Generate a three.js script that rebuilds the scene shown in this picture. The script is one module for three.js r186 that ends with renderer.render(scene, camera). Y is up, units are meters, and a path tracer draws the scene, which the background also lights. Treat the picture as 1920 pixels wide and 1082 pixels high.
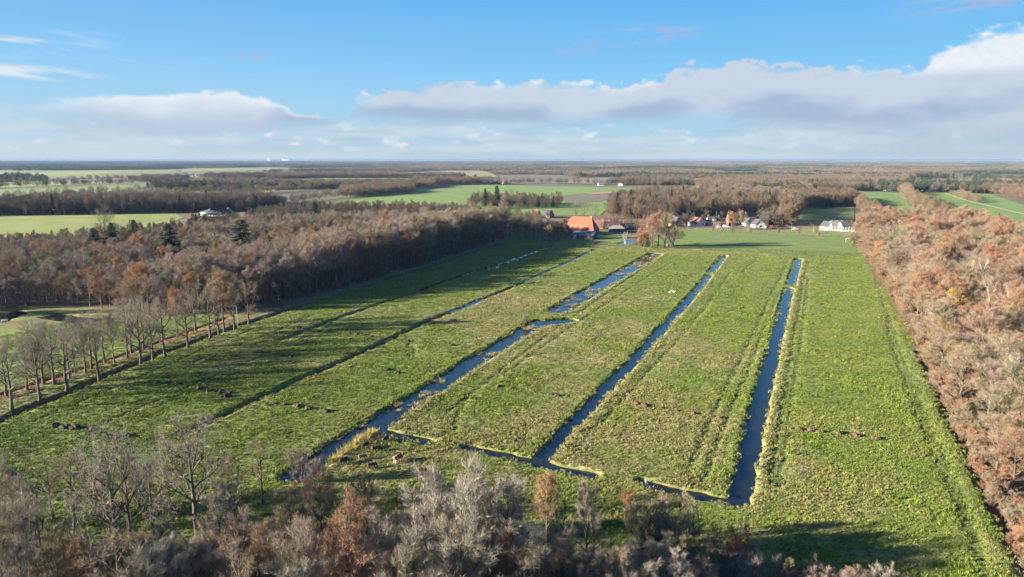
import * as THREE from 'three';
import { mergeGeometries } from 'three/addons/utils/BufferGeometryUtils.js';
import { MarchingCubes } from 'three/addons/objects/MarchingCubes.js';

// ---------------------------------------------------------------- camera, sky, sun, exposure
const EYE = 60, FOCAL = 1378, DIP = Math.atan((541 - 297) / FOCAL);   // drone height (m), lens, downward tilt
const EXPOSURE = 5.4;
const scene = new THREE.Scene();
const camera = new THREE.PerspectiveCamera(2 * Math.atan(541 / FOCAL) * 180 / Math.PI, 1920 / 1082, 0.5, 90000);
camera.position.set(0, EYE, 0);
camera.rotation.x = -DIP;
scene.add(camera);
const renderer = new THREE.WebGLRenderer({ antialias: true });
renderer.toneMapping = THREE.LinearToneMapping;
renderer.toneMappingExposure = EXPOSURE;
renderer.shadowMap.enabled = true;

const SUN_EL = 14.5 * Math.PI / 180, SUN_TURN = 11 * Math.PI / 180;
const sunDir = new THREE.Vector3(-Math.cos(SUN_EL) * Math.cos(SUN_TURN), Math.sin(SUN_EL), Math.cos(SUN_EL) * Math.sin(SUN_TURN));
const sun = new THREE.DirectionalLight(new THREE.Color().setRGB(1, 0.88, 0.70), 5);
sun.position.copy(sunDir).multiplyScalar(900).add(new THREE.Vector3(0, 0, -300));
sun.target.position.set(0, 0, -300);
sun.castShadow = true;
Object.assign(sun.shadow.camera, { left: -450, right: 450, top: 300, bottom: -300, near: 10, far: 2500 });
sun.shadow.mapSize.set(4096, 4096);
scene.add(sun, sun.target);
scene.fog = new THREE.FogExp2(new THREE.Color().setRGB(0.34, 0.60, 1.0), 2.3e-5);

// ---------------------------------------------------------------- small maths
const RNG = (a) => () => { a |= 0; a = a + 0x6D2B79F5 | 0; let t = Math.imul(a ^ a >>> 15, 1 | a); t = t + Math.imul(t ^ t >>> 7, 61 | t) ^ t; return ((t ^ t >>> 14) >>> 0) / 4294967296; };
const hash2 = (x, y) => { let h = Math.imul(x, 374761393) + Math.imul(y, 668265263) | 0; h = Math.imul(h ^ h >>> 13, 1274126177); return ((h ^ h >>> 16) >>> 0) / 4294967296; };
const noise = (x, y) => { const i = Math.floor(x), j = Math.floor(y); let a = x - i, b = y - j; a = a * a * (3 - 2 * a); b = b * b * (3 - 2 * b);
  const p = hash2(i, j), q = hash2(i + 1, j), r = hash2(i, j + 1), s = hash2(i + 1, j + 1); return p + (q - p) * a + (r - p) * b + (p - q - r + s) * a * b; };
const fbm = (x, y, n = 4) => { let v = 0, a = 0.5, t = 0; for (let k = 0; k < n; k++) { v += a * noise(x, y); t += a; a *= 0.5; x = x * 2.03 + 17.1; y = y * 2.03 + 5.3; } return v / t; };
const clamp = (x, a = 0, b = 1) => Math.min(b, Math.max(a, x));
const smooth = (a, b, x) => { const t = clamp((x - a) / (b - a)); return t * t * (3 - 2 * t); };
const mix = (a, b, t) => a + (b - a) * t;
const mix3 = (a, b, t) => [mix(a[0], b[0], t), mix(a[1], b[1], t), mix(a[2], b[2], t)];
const curve = (pts, x) => { if (x <= pts[0][0]) return pts[0][1]; for (let k = 1; k < pts.length; k++) if (x <= pts[k][0]) return mix(pts[k - 1][1], pts[k][1], smooth(pts[k - 1][0], pts[k][0], x)); return pts[pts.length - 1][1]; };
// survey: sighting (bearing, dip) from the drone's frame to a place on level ground, in metres
const G = (u, v, h = 0) => { const x = (u - 960) / FOCAL, y = -(v - 541) / FOCAL, dy = y * Math.cos(DIP) - Math.sin(DIP), dz = -y * Math.sin(DIP) - Math.cos(DIP), t = (EYE - h) / -dy; return [x * t, dz * t]; };
const tallOf = (u, v, vTop) => { const [, z] = G(u, v); const y = -(vTop - 541) / FOCAL; return EYE + (-z) * (y * Math.cos(DIP) - Math.sin(DIP)) / (y * Math.sin(DIP) + Math.cos(DIP)); };
const P = (list) => list.map(([u, v]) => G(u, v));
const inPoly = (poly, x, z) => { let c = false; for (let i = 0, j = poly.length - 1; i < poly.length; j = i++) { const [a, b] = poly[i], [p, q] = poly[j]; if ((b > z) !== (q > z) && x < (p - a) * (z - b) / (q - b) + a) c = !c; } return c; };
const boxed = (poly) => { const xs = poly.map(p => p[0]), zs = poly.map(p => p[1]); return { poly, x0: Math.min(...xs), x1: Math.max(...xs), z0: Math.min(...zs), z1: Math.max(...zs) }; };
const inside = (b, x, z) => x > b.x0 && x < b.x1 && z > b.z0 && z < b.z1 && inPoly(b.poly, x, z);
const toLine = (pts, x, z) => { let best = 1e9, side = 0, at = 0, run = 0; for (let k = 1; k < pts.length; k++) { const [a, b] = pts[k - 1], [c, d] = pts[k], ex = c - a, ez = d - b, L = Math.hypot(ex, ez), t = clamp(((x - a) * ex + (z - b) * ez) / (L * L)), dx = x - a - t * ex, dz = z - b - t * ez, dd = Math.hypot(dx, dz); if (dd < best) { best = dd; side = Math.sign(ex * dz - ez * dx); at = run + t * L; } run += L; } return [best, side, at]; };

// ---------------------------------------------------------------- sky
{
  const W = 4096, H = 2048, data = new Float32Array(W * H * 4), lin = (c) => { c /= 255; return (c <= 0.04045 ? c / 12.92 : ((c + 0.055) / 1.055) ** 2.4) / EXPOSURE; };
  const L3 = (r, g, b) => [lin(r), lin(g), lin(b)];
  const bands = [[-90, L3(150, 160, 160)], [-1, L3(176, 202, 214)], [0.3, L3(184, 210, 222)], [1.6, L3(180, 214, 233)], [4, L3(156, 210, 243)], [7, L3(130, 200, 247)], [11.5, L3(104, 181, 243)], [25, L3(72, 145, 224)], [50, L3(46, 104, 184)], [90, L3(34, 80, 152)]];
  const air = (el) => { for (let k = 1; k < bands.length; k++) if (el <= bands[k][0]) return mix3(bands[k - 1][1], bands[k][1], (el - bands[k - 1][0]) / (bands[k][0] - bands[k - 1][0])); return bands[bands.length - 1][1]; };
  const pale = L3(214, 226, 234), white = L3(243, 247, 250), body = L3(203, 214, 229), under = L3(166, 188, 216), wisp = L3(232, 238, 246), mauve = L3(172, 190, 222);
  // the long bank of cloud: height of its top and base (degrees) by bearing (degrees from the view axis); it runs on round to the right
  const bankTop = [[-13, 3.3], [-11, 4.9], [-8.5, 5.2], [-5.5, 5.75], [-2, 5.7], [2, 5.9], [5.5, 5.7], [8, 5.3], [10.5, 5.7], [13, 6.8], [16, 6.95], [20, 6.6], [26, 6.2], [28.2, 6.0], [29.5, 7.4], [32, 8.1], [36, 8.6], [44, 9], [58, 7], [75, 5.5], [95, 3]];
  const bankBase = [[-13, 3.2], [-9, 3.2], [-5, 2.85], [3, 2.75], [9, 3.0], [14, 3.1], [20, 2.7], [25, 2.3], [32, 1.6], [45, 1.4], [75, 2.2], [95, 2.9]];
  const farTop = (az) => { const a = ((az % 360) + 360) % 360; return 2.4 + 3.6 * smooth(0.42, 0.8, fbm(a / 23 + 3, 7.7, 2)) * smooth(38, 60, Math.min(a, 360 - a)); };
  for (let j = 0; j < H; j++) {
    const el = ((j + 0.5) / H - 0.5) * 180, row = air(el);
    for (let i = 0; i < W; i++) {
      let az = ((i + 0.5) / W - 0.5) * 360 + 90; if (az > 180) az -= 360;
      let c = row;
      if (el > -1.5) {
        const gl = smooth(75, 0, Math.hypot((az + 105) * Math.cos(el * Math.PI / 180), el - 14)); // brighter towards the sun's quarter
        c = mix3(c, pale, 0.5 * gl + 0.2 * smooth(14, -38, az) * smooth(16, 0, el) * smooth(-150, -60, az));
        if (el < 16) {
          const px = az * 0.9, py = el;
          const puff = fbm(px * 1.1 + 9, py * 2.3, 5), fine = fbm(px * 3.1 + 40, py * 5.2 + 3, 4), broad = fbm(px * 0.22 + 5, py * 0.55 + 2, 4);
          // low puffs near the horizon
          let a = smooth(0.52, 0.74, fbm(px * 0.75 + 2, py * 1.7 + 31, 5)) * smooth(0.25, 0.9, el) * smooth(3.4, 1.6, el) * 0.65;
          c = mix3(c, mix3(body, white, smooth(0.4, 0.65, puff)), a);
          c = mix3(c, L3(206, 219, 228), 0.75 * smooth(0.42, 0.66, fbm(px * 0.16 + 31, py * 1.5 + 15, 5)) * smooth(4.2, 1.4, el));
          c = mix3(c, under, 0.28 * smooth(0.46, 0.7, fbm(px * 0.3 + 71, py * 2.4 + 5, 4)) * smooth(0.4, 1.2, el) * smooth(3.6, 2, el));
          // bank
          if (az > -14 && az < 96) {
            const top = curve(bankTop, az) + (puff - 0.5) * 1.0 + (fine - 0.5) * 0.5, base = curve(bankBase, az) + (broad - 0.5) * 0.9 + (fine - 0.5) * 0.15;
            const soft = mix(0.9, 0.3, smooth(0.42, 0.66, puff)), ends = smooth(-13.5, -10, az + (puff - 0.5) * 3) * smooth(96, 70, az);
            a = smooth(0, soft, top - el) * smooth(-0.7, 0.6, el - base) * ends;
            const s = clamp((el - base) / Math.max(0.6, top - base));
            let cc = mix3(under, body, smooth(0, 0.5, s + (broad - 0.5) * 1.1));
            cc = mix3(cc, L3(206, 214, 226), 0.5 * smooth(0.45, 0.7, broad));
            const lit = smooth(0.9, 0.1, top - el) * smooth(0.5, 0.66, fbm(px * 0.45 + 12, 3.3, 3)) + smooth(26.5, 29, az) * smooth(44, 35, az) * smooth(0.1, 1.0, el - 5.0) * (0.9 + 0.5 * puff);
            cc = mix3(cc, white, clamp(lit * (0.6 + 0.4 * fine)) * 0.9);
            c = mix3(c, cc, 0.94 * a);
            // rain veil under the right part
            c = mix3(c, L3(182, 200, 220), 0.75 * smooth(16, 30, az) * smooth(90, 60, az) * smooth(2.6, 1.6, el) * (0.45 + 0.5 * fbm(px * 0.5, 4 + py * 0.12, 3)));
          }
          // separate cloud on the left
          if (az > -36 && az < -11) {
            const top = curve([[-36, 2.6], [-30, 3.9], [-26, 4.35], [-20, 4.75], [-17.5, 4.2], [-15.5, 3.3], [-12, 2.9]], az) + (puff - 0.5) * 0.75, base = curve([[-36, 2.9], [-30, 2.6], [-24, 1.6], [-18.5, 1.9], [-17, 2.5], [-12, 2.75]], az) + (broad - 0.5) * 0.4;
            a = smooth(0, 0.3, top - el) * smooth(-0.5, 0.5, el - base) * smooth(-34, -27, az) * smooth(-12, -15, az);
            const s = clamp((el - base) / Math.max(0.5, top - base));
            let cc = mix3(mix3(under, body, 0.55), body, smooth(0, 0.6, s)); cc = mix3(cc, white, smooth(0.35, 0.95, s + (broad - 0.5) * 0.5) * 0.9);
            cc = mix3(cc, under, 0.85 * smooth(-19, -16.5, az) * smooth(0.9, 0.3, s));
            c = mix3(c, cc, 0.9 * a);
          }
          // the same sort of cloud goes on round the rest of the horizon
          if (az < -38 || az > 60) {
            const ft = farTop(az), top = ft + (puff - 0.5) * 0.9; a = smooth(0, 0.4, top - el) * smooth(1.6, 2.6, el) * smooth(2.5, 3.4, ft) * smooth(-36, -44, az > 0 ? -44 + Math.min(0, az - 100) * 0.2 : az);
            c = mix3(c, mix3(body, white, smooth(1.2, 0.2, top - el)), 0.8 * a);
          }
          // thin streaks high on the left, faint mauve wisps in the blue
          const st = fbm(px * 0.35 + el * 0.5, el * 3.2 + px * 0.35 + 8, 5);
          a = smooth(0.42, 0.68, st) * (smooth(-26.5, -33, az) * (smooth(1.0, 0.2, Math.abs(el - 6.9 - (az + 34) * 0.10)) + 0.9 * smooth(0.7, 0.1, Math.abs(el - 5.4))) + 0.75 * smooth(-23, -29, az) * smooth(0.45, 0.05, Math.abs(el - 6.6 + (az + 30) * 0.11)));
          c = mix3(c, wisp, clamp(a * 0.95));
          const wp = smooth(0.46, 0.72, fbm(px * 0.55 + 61, el * 2.6 + 13, 4));
          a = wp * (smooth(5.5, 1, Math.abs(az - 9.5)) * smooth(1.1, 0.1, Math.abs(el - 8.9 - (az - 9.5) * 0.06)) + smooth(2, 0.4, Math.abs(az - 4.6)) * smooth(0.7, 0, Math.abs(el - 7.9)) + smooth(7, 2, Math.abs(az - 32)) * smooth(0.9, 0.1, Math.abs(el - 9.8 - (az - 32) * 0.05)) + smooth(2.2, 0.3, Math.abs(az + 19)) * smooth(0.4, 0, Math.abs(el - 7.1)));
          c = mix3(c, mauve, clamp(a * 0.8));
        }
      }
      const k = (j * W + i) * 4; data[k] = c[0]; data[k + 1] = c[1]; data[k + 2] = c[2]; data[k + 3] = 1;
    }
  }
  const sky = new THREE.DataTexture(data, W, H, THREE.RGBAFormat, THREE.FloatType);
  sky.mapping = THREE.EquirectangularReflectionMapping; sky.magFilter = sky.minFilter = THREE.LinearFilter; sky.needsUpdate = true;
  scene.background = sky; scene.environment = sky;
}
console.log('sky done');

// ---------------------------------------------------------------- object helpers
const taken = {};
const numbered = (n) => { const k = taken[n] = (taken[n] ?? -1) + 1; return k ? `${n}_${String(k).padStart(3, '0')}` : n; };
const shade = (o) => o.traverse((m) => { if (m.isMesh) m.castShadow = m.receiveShadow = true; });
function put(o, name, label, category, group, kind) { o.name = numbered(name); o.userData.label = label; if (category) o.userData.category = category; if (group) o.userData.group = group; if (kind) o.userData.kind = kind; shade(o); scene.add(o); return o; }
function part(parent, name, geo, mat) { const m = new THREE.Mesh(geo, mat); m.name = name; parent.add(m); return m; }
const mat = (r, g, b, rough = 0.95, extra = {}) => new THREE.MeshStandardMaterial({ color: new THREE.Color().setRGB(r, g, b), roughness: rough, ...extra });
class MB { // collects triangles
  constructor() { this.p = []; this.n = []; this.c = []; }
  tri(a, b, c, col, cols) { const ux = b[0] - a[0], uy = b[1] - a[1], uz = b[2] - a[2], vx = c[0] - a[0], vy = c[1] - a[1], vz = c[2] - a[2]; let nx = uy * vz - uz * vy, ny = uz * vx - ux * vz, nz = ux * vy - uy * vx; const l = Math.hypot(nx, ny, nz) || 1; nx /= l; ny /= l; nz /= l;
    this.p.push(...a, ...b, ...c); this.n.push(nx, ny, nz, nx, ny, nz, nx, ny, nz); this.c.push(...col, ...col, ...col); }
  quad(a, b, c, d, col) { this.tri(a, b, c, col); this.tri(a, c, d, col); }
  tube(pts, radii, sides, col) { // tapered, smooth round
    const rings = [];
    for (let k = 0; k < pts.length; k++) { const a = pts[Math.max(0, k - 1)], b = pts[Math.min(pts.length - 1, k + 1)]; let d = [b[0] - a[0], b[1] - a[1], b[2] - a[2]]; const l = Math.hypot(...d) || 1; d = d.map(x => x / l);
      let s = Math.abs(d[1]) < 0.9 ? [-d[2], 0, d[0]] : [0, d[2], -d[1]]; const sl = Math.hypot(...s); s = s.map(x => x / sl); const t = [d[1] * s[2] - d[2] * s[1], d[2] * s[0] - d[0] * s[2], d[0] * s[1] - d[1] * s[0]];
      const ring = []; for (let i = 0; i < sides; i++) { const q = i / sides * 6.2832, x = Math.cos(q), y = Math.sin(q), n = [s[0] * x + t[0] * y, s[1] * x + t[1] * y, s[2] * x + t[2] * y]; ring.push([[pts[k][0] + n[0] * radii[k], pts[k][1] + n[1] * radii[k], pts[k][2] + n[2] * radii[k]], n]); } rings.push(ring); }
    const v = (q) => { this.p.push(...q[0]); this.n.push(...q[1]); this.c.push(...col); };
    for (let k = 1; k < pts.length; k++) for (let i = 0; i < sides; i++) { const a = rings[k - 1][i], b = rings[k - 1][(i + 1) % sides], c = rings[k][(i + 1) % sides], d = rings[k][i]; v(a); v(b); v(c); v(a); v(c); v(d); } }
  box(x0, x1, y0, y1, z0, z1, col = [1, 1, 1]) { const q = (a, b, c, d) => this.quad(a, b, c, d, col);
    q([x0, y0, z1], [x1, y0, z1], [x1, y1, z1], [x0, y1, z1]); q([x1, y0, z0], [x0, y0, z0], [x0, y1, z0], [x1, y1, z0]); q([x0, y0, z0], [x0, y0, z1], [x0, y1, z1], [x0, y1, z0]); q([x1, y0, z1], [x1, y0, z0], [x1, y1, z0], [x1, y1, z1]); q([x0, y1, z1], [x1, y1, z1], [x1, y1, z0], [x0, y1, z0]); q([x0, y0, z0], [x1, y0, z0], [x1, y0, z1], [x0, y0, z1]); return this; }
  geo(colors = true) { const g = new THREE.BufferGeometry(); g.setAttribute('position', new THREE.BufferAttribute(new Float32Array(this.p), 3)); g.setAttribute('normal', new THREE.BufferAttribute(new Float32Array(this.n), 3)); if (colors) g.setAttribute('color', new THREE.BufferAttribute(new Float32Array(this.c), 3)); return g; }
  get tris() { return this.p.length / 9; }
}
const rgbTile = (size, f, srgb) => { const d = new Uint8Array(size * size * 4); for (let j = 0; j < size; j++) for (let i = 0; i < size; i++) { const c = f(i / size, j / size), k = (j * size + i) * 4; for (let q = 0; q < 3; q++) d[k + q] = clamp(c[q]) * 255; d[k + 3] = 255; } const t = new THREE.DataTexture(d, size, size); t.wrapS = t.wrapT = THREE.RepeatWrapping; t.magFilter = THREE.LinearFilter; t.minFilter = THREE.LinearMipmapLinearFilter; t.needsUpdate = true; return t; };
const tileNoise = (x, y, n, per, seed) => { // value noise that repeats after `per` cells
  let v = 0, a = 0.5, t = 0; for (let k = 0; k < n; k++) { const X = x * per, Y = y * per, i = Math.floor(X), j = Math.floor(Y); let p = X - i, q = Y - j; p = p * p * (3 - 2 * p); q = q * q * (3 - 2 * q); const h = (m, o) => hash2(((m % per) + per) % per + seed * 131 + k * 977, ((o % per) + per) % per); v += a * mix(mix(h(i, j), h(i + 1, j), p), mix(h(i, j + 1), h(i + 1, j + 1), p), q); t += a; a *= 0.55; per *= 2; } return v / t; };

// ---------------------------------------------------------------- plan of the place (metres)
// hw: half width of the bed, bank: width of each slope, deep: depth, wet: water stands in it
const ditches = [
  { pts: P([[-260, 905], [0, 787], [130, 733], [300, 661], [460, 606], [640, 548], [800, 500], [955, 450]]), hw: 0.5, bank: 2.0, deep: 0.9, wet: false, name: 'avenue' },
  { pts: P([[520, 640], [620, 601], [720, 566], [800, 541]]), hw: 0.6, bank: 1.4, deep: 0.75, wet: false },
  { pts: P([[790, 541], [870, 514], [940, 492], [985, 478], [1037, 459]]), hw: 1.3, bank: 1.2, deep: 0.42, wet: true, level: -0.36 },
  { pts: P([[340, 812], [440, 765], [560, 711], [640, 676], [720, 640], [800, 601], [850, 583]]), hw: 0.75, bank: 1.5, deep: 0.88, wet: false },
  { pts: P([[850, 583], [868, 576], [900, 562]]), hw: 1.2, bank: 1.2, deep: 0.45, wet: true, level: -0.38 },
  { pts: P([[900, 562], [960, 538], [985, 527]]), hw: 0.6, bank: 1.3, deep: 0.6, wet: false },
  { pts: P([[985, 527], [1003, 519], [1060, 494], [1115, 468]]), hw: 0.7, bank: 1.2, deep: 0.42, wet: true, level: -0.36 },
  { pts: P([[560, 890], [603, 857], [720, 786], [800, 735], [880, 682], [950, 640], [1012, 602]]), hw: 2.7, bank: 1.5, deep: 1.0, wet: true, level: -0.5, reeds: true },
  { pts: P([[1000, 609], [1040, 602], [1062, 600]]), hw: 3.6, bank: 1.2, deep: 1.0, wet: true, level: -0.504 },
  { pts: P([[1045, 582], [1090, 556], [1150, 521], [1228, 476]]), hw: 4.2, bank: 1.4, deep: 1.0, wet: true, level: -0.5, reeds: true },
  { stub: 0.35, pts: P([[712, 807], [760, 815], [800, 825]]), hw: 1.2, bank: 0.8, deep: 1.0, wet: true, level: -0.504 },
  { pts: P([[1012, 862], [1050, 818], [1120, 745], [1180, 683], [1240, 618], [1300, 552], [1330, 515]]), hw: 1.35, bank: 1.2, deep: 1.0, wet: true, level: -0.5 },
  { pts: P([[1333, 510], [1357, 479]]), hw: 1.5, bank: 1.2, deep: 1.1, wet: true, level: -0.5 },
  { stub: 0.35, pts: P([[880, 838], [940, 850], [1010, 866], [1060, 879], [1110, 889]]), hw: 1.25, bank: 0.9, deep: 1.0, wet: true, level: -0.508 },
  { pts: P([[1384, 938], [1402, 860], [1420, 780], [1442, 690], [1462, 610], [1480, 540]]), hw: 1.55, bank: 1.3, deep: 1.0, wet: true, level: -0.5 },
  { pts: P([[1483, 534], [1497, 485]]), hw: 1.7, bank: 1.2, deep: 1.0, wet: true, level: -0.5 },
  { stub: 0.35, pts: P([[1210, 903], [1290, 923], [1384, 941]]), hw: 1.25, bank: 0.9, deep: 1.0, wet: true, level: -0.508 },
  { pts: P([[1722, 656], [1740, 694], [1792, 806], [1853, 928], [1942, 1102]]), hw: 0.5, bank: 1.3, deep: 0.85, wet: false, name: 'avenue' },
  { pts: P([[1250, 470], [1400, 476], [1610, 486]]), hw: 0.4, bank: 1.1, deep: 0.5, wet: false },
  { pts: P([[100, 593], [140, 598], [176, 600]]), hw: 3.4, bank: 1.6, deep: 0.8, wet: true, level: -0.3 },
  { pts: P([[-60, 606], [0, 600], [36, 585]]), hw: 2.0, bank: 1.8, deep: 0.8, wet: true, level: -0.3 },
  { lawnside: true, pts: P([[-40, 752], [100, 708], [200, 676], [300, 640], [425, 596]]), hw: 0.4, bank: 1.0, deep: 0.55, wet: false },
  { pts: P([[1118, 456], [1142, 454]]), hw: 2.0, bank: 1.2, deep: 0.6, wet: true, level: -0.3 },
  { pts: P([[1168, 457], [1188, 451]]), hw: 3.6, bank: 1.2, deep: 0.6, wet: true, level: -0.3 },
];
for (const d of ditches) d.box = boxed(d.pts);
const woodLeft = boxed(P([[-260, 604], [60, 592], [190, 596], [420, 588], [640, 541], [800, 494], [950, 446], [905, 424], [760, 424], [480, 440], [250, 470], [0, 482], [-300, 492]]));
const pondGlade = boxed(P([[-80, 582], [60, 574], [190, 577], [235, 600], [200, 625], [-80, 640]]));
const woodRight = boxed(P([[1608, 452], [1642, 510], [1692, 590], [1738, 680], [1792, 800], [1854, 920], [1960, 1130], [2330, 1130], [2200, 560], [1990, 520], [1900, 452], [1850, 428], [1700, 420], [1614, 424]]));
const lawn = boxed(P([[-300, 800], [-40, 745], [100, 704], [200, 672], [300, 636], [425, 592], [400, 585], [230, 606], [60, 612], [-150, 640]]));
const avenue = boxed(P([[-300, 925], [0, 787], [130, 733], [300, 661], [460, 606], [425, 592], [300, 636], [200, 672], [100, 704], [-40, 748], [-300, 830]]));
const streetMeadow = boxed(P([[1262, 428], [1400, 434], [1604, 444], [1612, 484], [1400, 474], [1262, 466]]));
const farmYard = boxed(P([[930, 446], [1010, 450], [1110, 461], [1240, 464], [1270, 440], [1262, 420], [1000, 408], [920, 420]]));
const tracks = [
  [[850, 800], [860, 770], [885, 735], [960, 690], [1060, 620], [1150, 560], [1260, 490]], [[835, 775], [930, 700], [1030, 625], [1130, 555], [1225, 490]],
  [[1120, 800], [1180, 735], [1250, 660], [1320, 580], [1370, 510]], [[1095, 780], [1140, 730], [1200, 668]],
  [[1290, 890], [1330, 790], [1380, 690], [1420, 610], [1450, 545], [1478, 490]], [[1318, 900], [1355, 800], [1400, 700], [1436, 610], [1462, 545]],
  [[1440, 900], [1460, 800], [1476, 700], [1494, 600], [1507, 520], [1515, 490]], [[1462, 910], [1478, 800], [1492, 700], [1506, 600], [1516, 520]],
  [[1392, 512], [1400, 500], [1418, 488], [1416, 480]], [[1850, 1050], [1790, 900], [1740, 790], [1700, 690], [1668, 600], [1640, 520]], [[1835, 1050], [1775, 900], [1725, 790], [1688, 690], [1660, 600]],
  [[766, 668], [764, 655], [768, 642]], [[776, 668], [777, 655], [773, 642]], [[860, 790], [850, 805], [800, 830], [770, 845]],
  [[330, 690], [470, 640], [590, 590]], [[180, 800], [330, 735], [480, 672], [600, 620]], [[60, 790], [230, 720], [350, 668], [470, 618]],
  [[30, 745], [160, 706], [290, 660], [420, 612]], [[40, 755], [175, 713], [300, 668], [430, 617]],
].map(l => boxed(P(l)));

const grassy = { lush: [0.115, 0.192, 0.016], fresh: [0.172, 0.212, 0.032], olive: [0.206, 0.212, 0.062], straw: [0.310, 0.275, 0.125], mud: [0.050, 0.038, 0.026], litter: [0.135, 0.078, 0.042], leaf: [0.30, 0.165, 0.075], brown: [0.13, 0.098, 0.055] };
const edgeLeft = ditches[0].pts, woodEdge = woodRight.poly.slice(0, 7);
// land(x, z): height, colour, how much tall grass grows (0 none .. 1 rough), how dry it is
function land(x, z) {
  const d0 = -z; // how far up the strips
  let h = 0, rough = 0.8, dry, c;
  const n1 = fbm(x / 31 + 4, z / 31, 3), n2 = fbm(x / 6.5, z / 6.5 + 9, 3), n3 = noise(x / 1.7, z / 1.7), n4 = fbm(x / 13 + 50, z / 13, 3);
  const [dl, sl] = toLine(edgeLeft, x, z);
  const west = smooth(120, 20, dl); // strips beside the avenue are close-grazed and lush
  dry = clamp(0.46 + (fbm(x / 85 + 40, z / 85, 2) - 0.5) * 0.9 + (n1 - 0.5) * 1.3 + (n2 - 0.5) * 0.9 - 0.42 * west);
  c = mix3(grassy.lush, grassy.fresh, clamp(n4 * 1.25 - 0.1));
  c = mix3(c, grassy.olive, smooth(0.3, 0.75, dry) * 0.75);
  c = mix3(c, grassy.straw, smooth(0.6, 1.0, dry + (n3 - 0.5) * 0.5) * 0.4);
  h += (n3 - 0.5) * 0.10 * (1 - 0.5 * west) + (n2 - 0.5) * 0.14;
  const near = smooth(175, 120, d0); // wilder sward close to the near trees
  c = mix3(c, mix3(grassy.olive, grassy.brown, smooth(0.45, 0.75, n2)), near * 0.45 * smooth(0.35, 0.7, n4)); h += near * (n3 - 0.5) * 0.12;
  if (inside(streetMeadow, x, z)) { c = mix3([0.108, 0.178, 0.020], grassy.olive, smooth(0.5, 0.8, n2) * 0.5); rough = 0.45; h *= 0.4; }
  else if (inside(lawn, x, z)) { c = mix3(grassy.fresh, grassy.lush, n2); rough = 0.3; h *= 0.4; }
  else if (inside(avenue, x, z)) { const [db] = toLine(ditches.find(d => d.lawnside).pts, x, z); c = mix3(mix3(grassy.olive, grassy.litter, 0.25 + 0.3 * n3), grassy.lush, smooth(0.45, 0.65, n4) * 0.5); c = mix3(c, grassy.leaf, smooth(5.5, 2.5, db) * smooth(0.3, 0.6, n2)); c = mix3(c, grassy.litter, smooth(4, 1.5, dl) * 0.7); rough = 0.3; }
  else if (inside(pondGlade, x, z)) { c = mix3(mix3(grassy.olive, grassy.lush, n4), grassy.litter, 0.55 * smooth(0.42, 0.6, n2)); rough = 0.3; h *= 0.4; }
  else if (inside(woodLeft, x, z) || inside(woodRight, x, z) || d0 > 640) { c = mix3(grassy.litter, grassy.brown, n2); c = mix3(c, grassy.olive, 0.4 * smooth(0.5, 0.7, n4)); rough = 0; }
  else if (inside(farmYard, x, z)) { c = mix3(grassy.brown, grassy.lush, smooth(0.35, 0.6, n4)); rough = 0.3; }
  else if (sl < 0 && dl < 400 && x < 0) { c = mix3(grassy.litter, grassy.olive, n2); rough = 0.1; }
  { const [de] = toLine(woodEdge, x, z); if (de < 7) c = mix3(c, mix3(grassy.leaf, grassy.litter, n3), smooth(7, 2, de + (n2 - 0.5) * 3) * (inside(woodRight, x, z) ? 1 : smooth(2.2, 0.5, de)) * 0.85); } // bramble and dead leaves at the wood's foot
  let cut = 0, wet = 0;
  for (const d of ditches) { const r = d.hw + d.bank + 5, b = d.box; if (x < b.x0 - r || x > b.x1 + r || z < b.z0 - r || z > b.z1 + r) continue;
    const [dd0, side, at] = toLine(d.pts, x, z); const dd = dd0 + (fbm(x / 3.1, z / 3.1 + 40, 2) - 0.5) * 0.9; if (dd > d.hw + d.bank + 4.5) continue;
    const t = smooth(d.hw, d.hw + d.bank, dd); cut = Math.min(cut, -d.deep * (1 - t));
    if (t < 1) wet = Math.max(wet, 1 - t);
    if (d.deep > 0.9 && d.wet) c = mix3(c, mix3(grassy.brown, grassy.straw, 0.25 + 0.4 * n3), smooth(1, 0.6, t) * 0.7);
    const lip = smooth(d.hw + d.bank + 2.6 * (d.stub ?? 1), d.hw + d.bank, dd) * (d.stub ?? 1);
    if (d.deep > 0.9 && d.wet) { c = mix3(c, side < 0 ? mix3(grassy.lush, grassy.fresh, n3) : mix3(grassy.straw, grassy.olive, 0.3 + 0.5 * smooth(0.2, 0.8, n2)), lip * (side < 0 ? 0.5 : 0.65)); cut += lip * t * 0.16 * (0.4 + n3); rough = Math.max(rough, lip); }
    else if (d.name !== 'avenue' && !d.wet) c = mix3(c, mix3(grassy.leaf, grassy.straw, n2), 0.6 * smooth(d.hw + d.bank + 1.6, d.hw + d.bank * 0.6, dd) * (side > 0 ? smooth(0.35, 0.6, n4) : 0));
    c = mix3(c, grassy.mud, smooth(0.35, 0.0, t) * (d.name === 'avenue' ? 0.85 : 0.8)); }
  let onTrack = 0;
  for (const t of tracks) { if (x < t.x0 - 2 || x > t.x1 + 2 || z < t.z0 - 2 || z > t.z1 + 2) continue; const [dd] = toLine(t.poly, x, z); const k = smooth(0.95, 0.3, dd); if (k > onTrack) onTrack = k; }
  if (onTrack > 0) { h -= 0.22 * onTrack; c = mix3(c, mix3(grassy.lush, grassy.brown, 0.35), onTrack * 0.8); }
  const flat = smooth(700, 520, d0);
  return { h: (h * smooth(1, 0.3, wet) + cut) * flat, c, rough: rough * (1 - wet) * (1 - 0.75 * onTrack), dry, wet };
}

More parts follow.
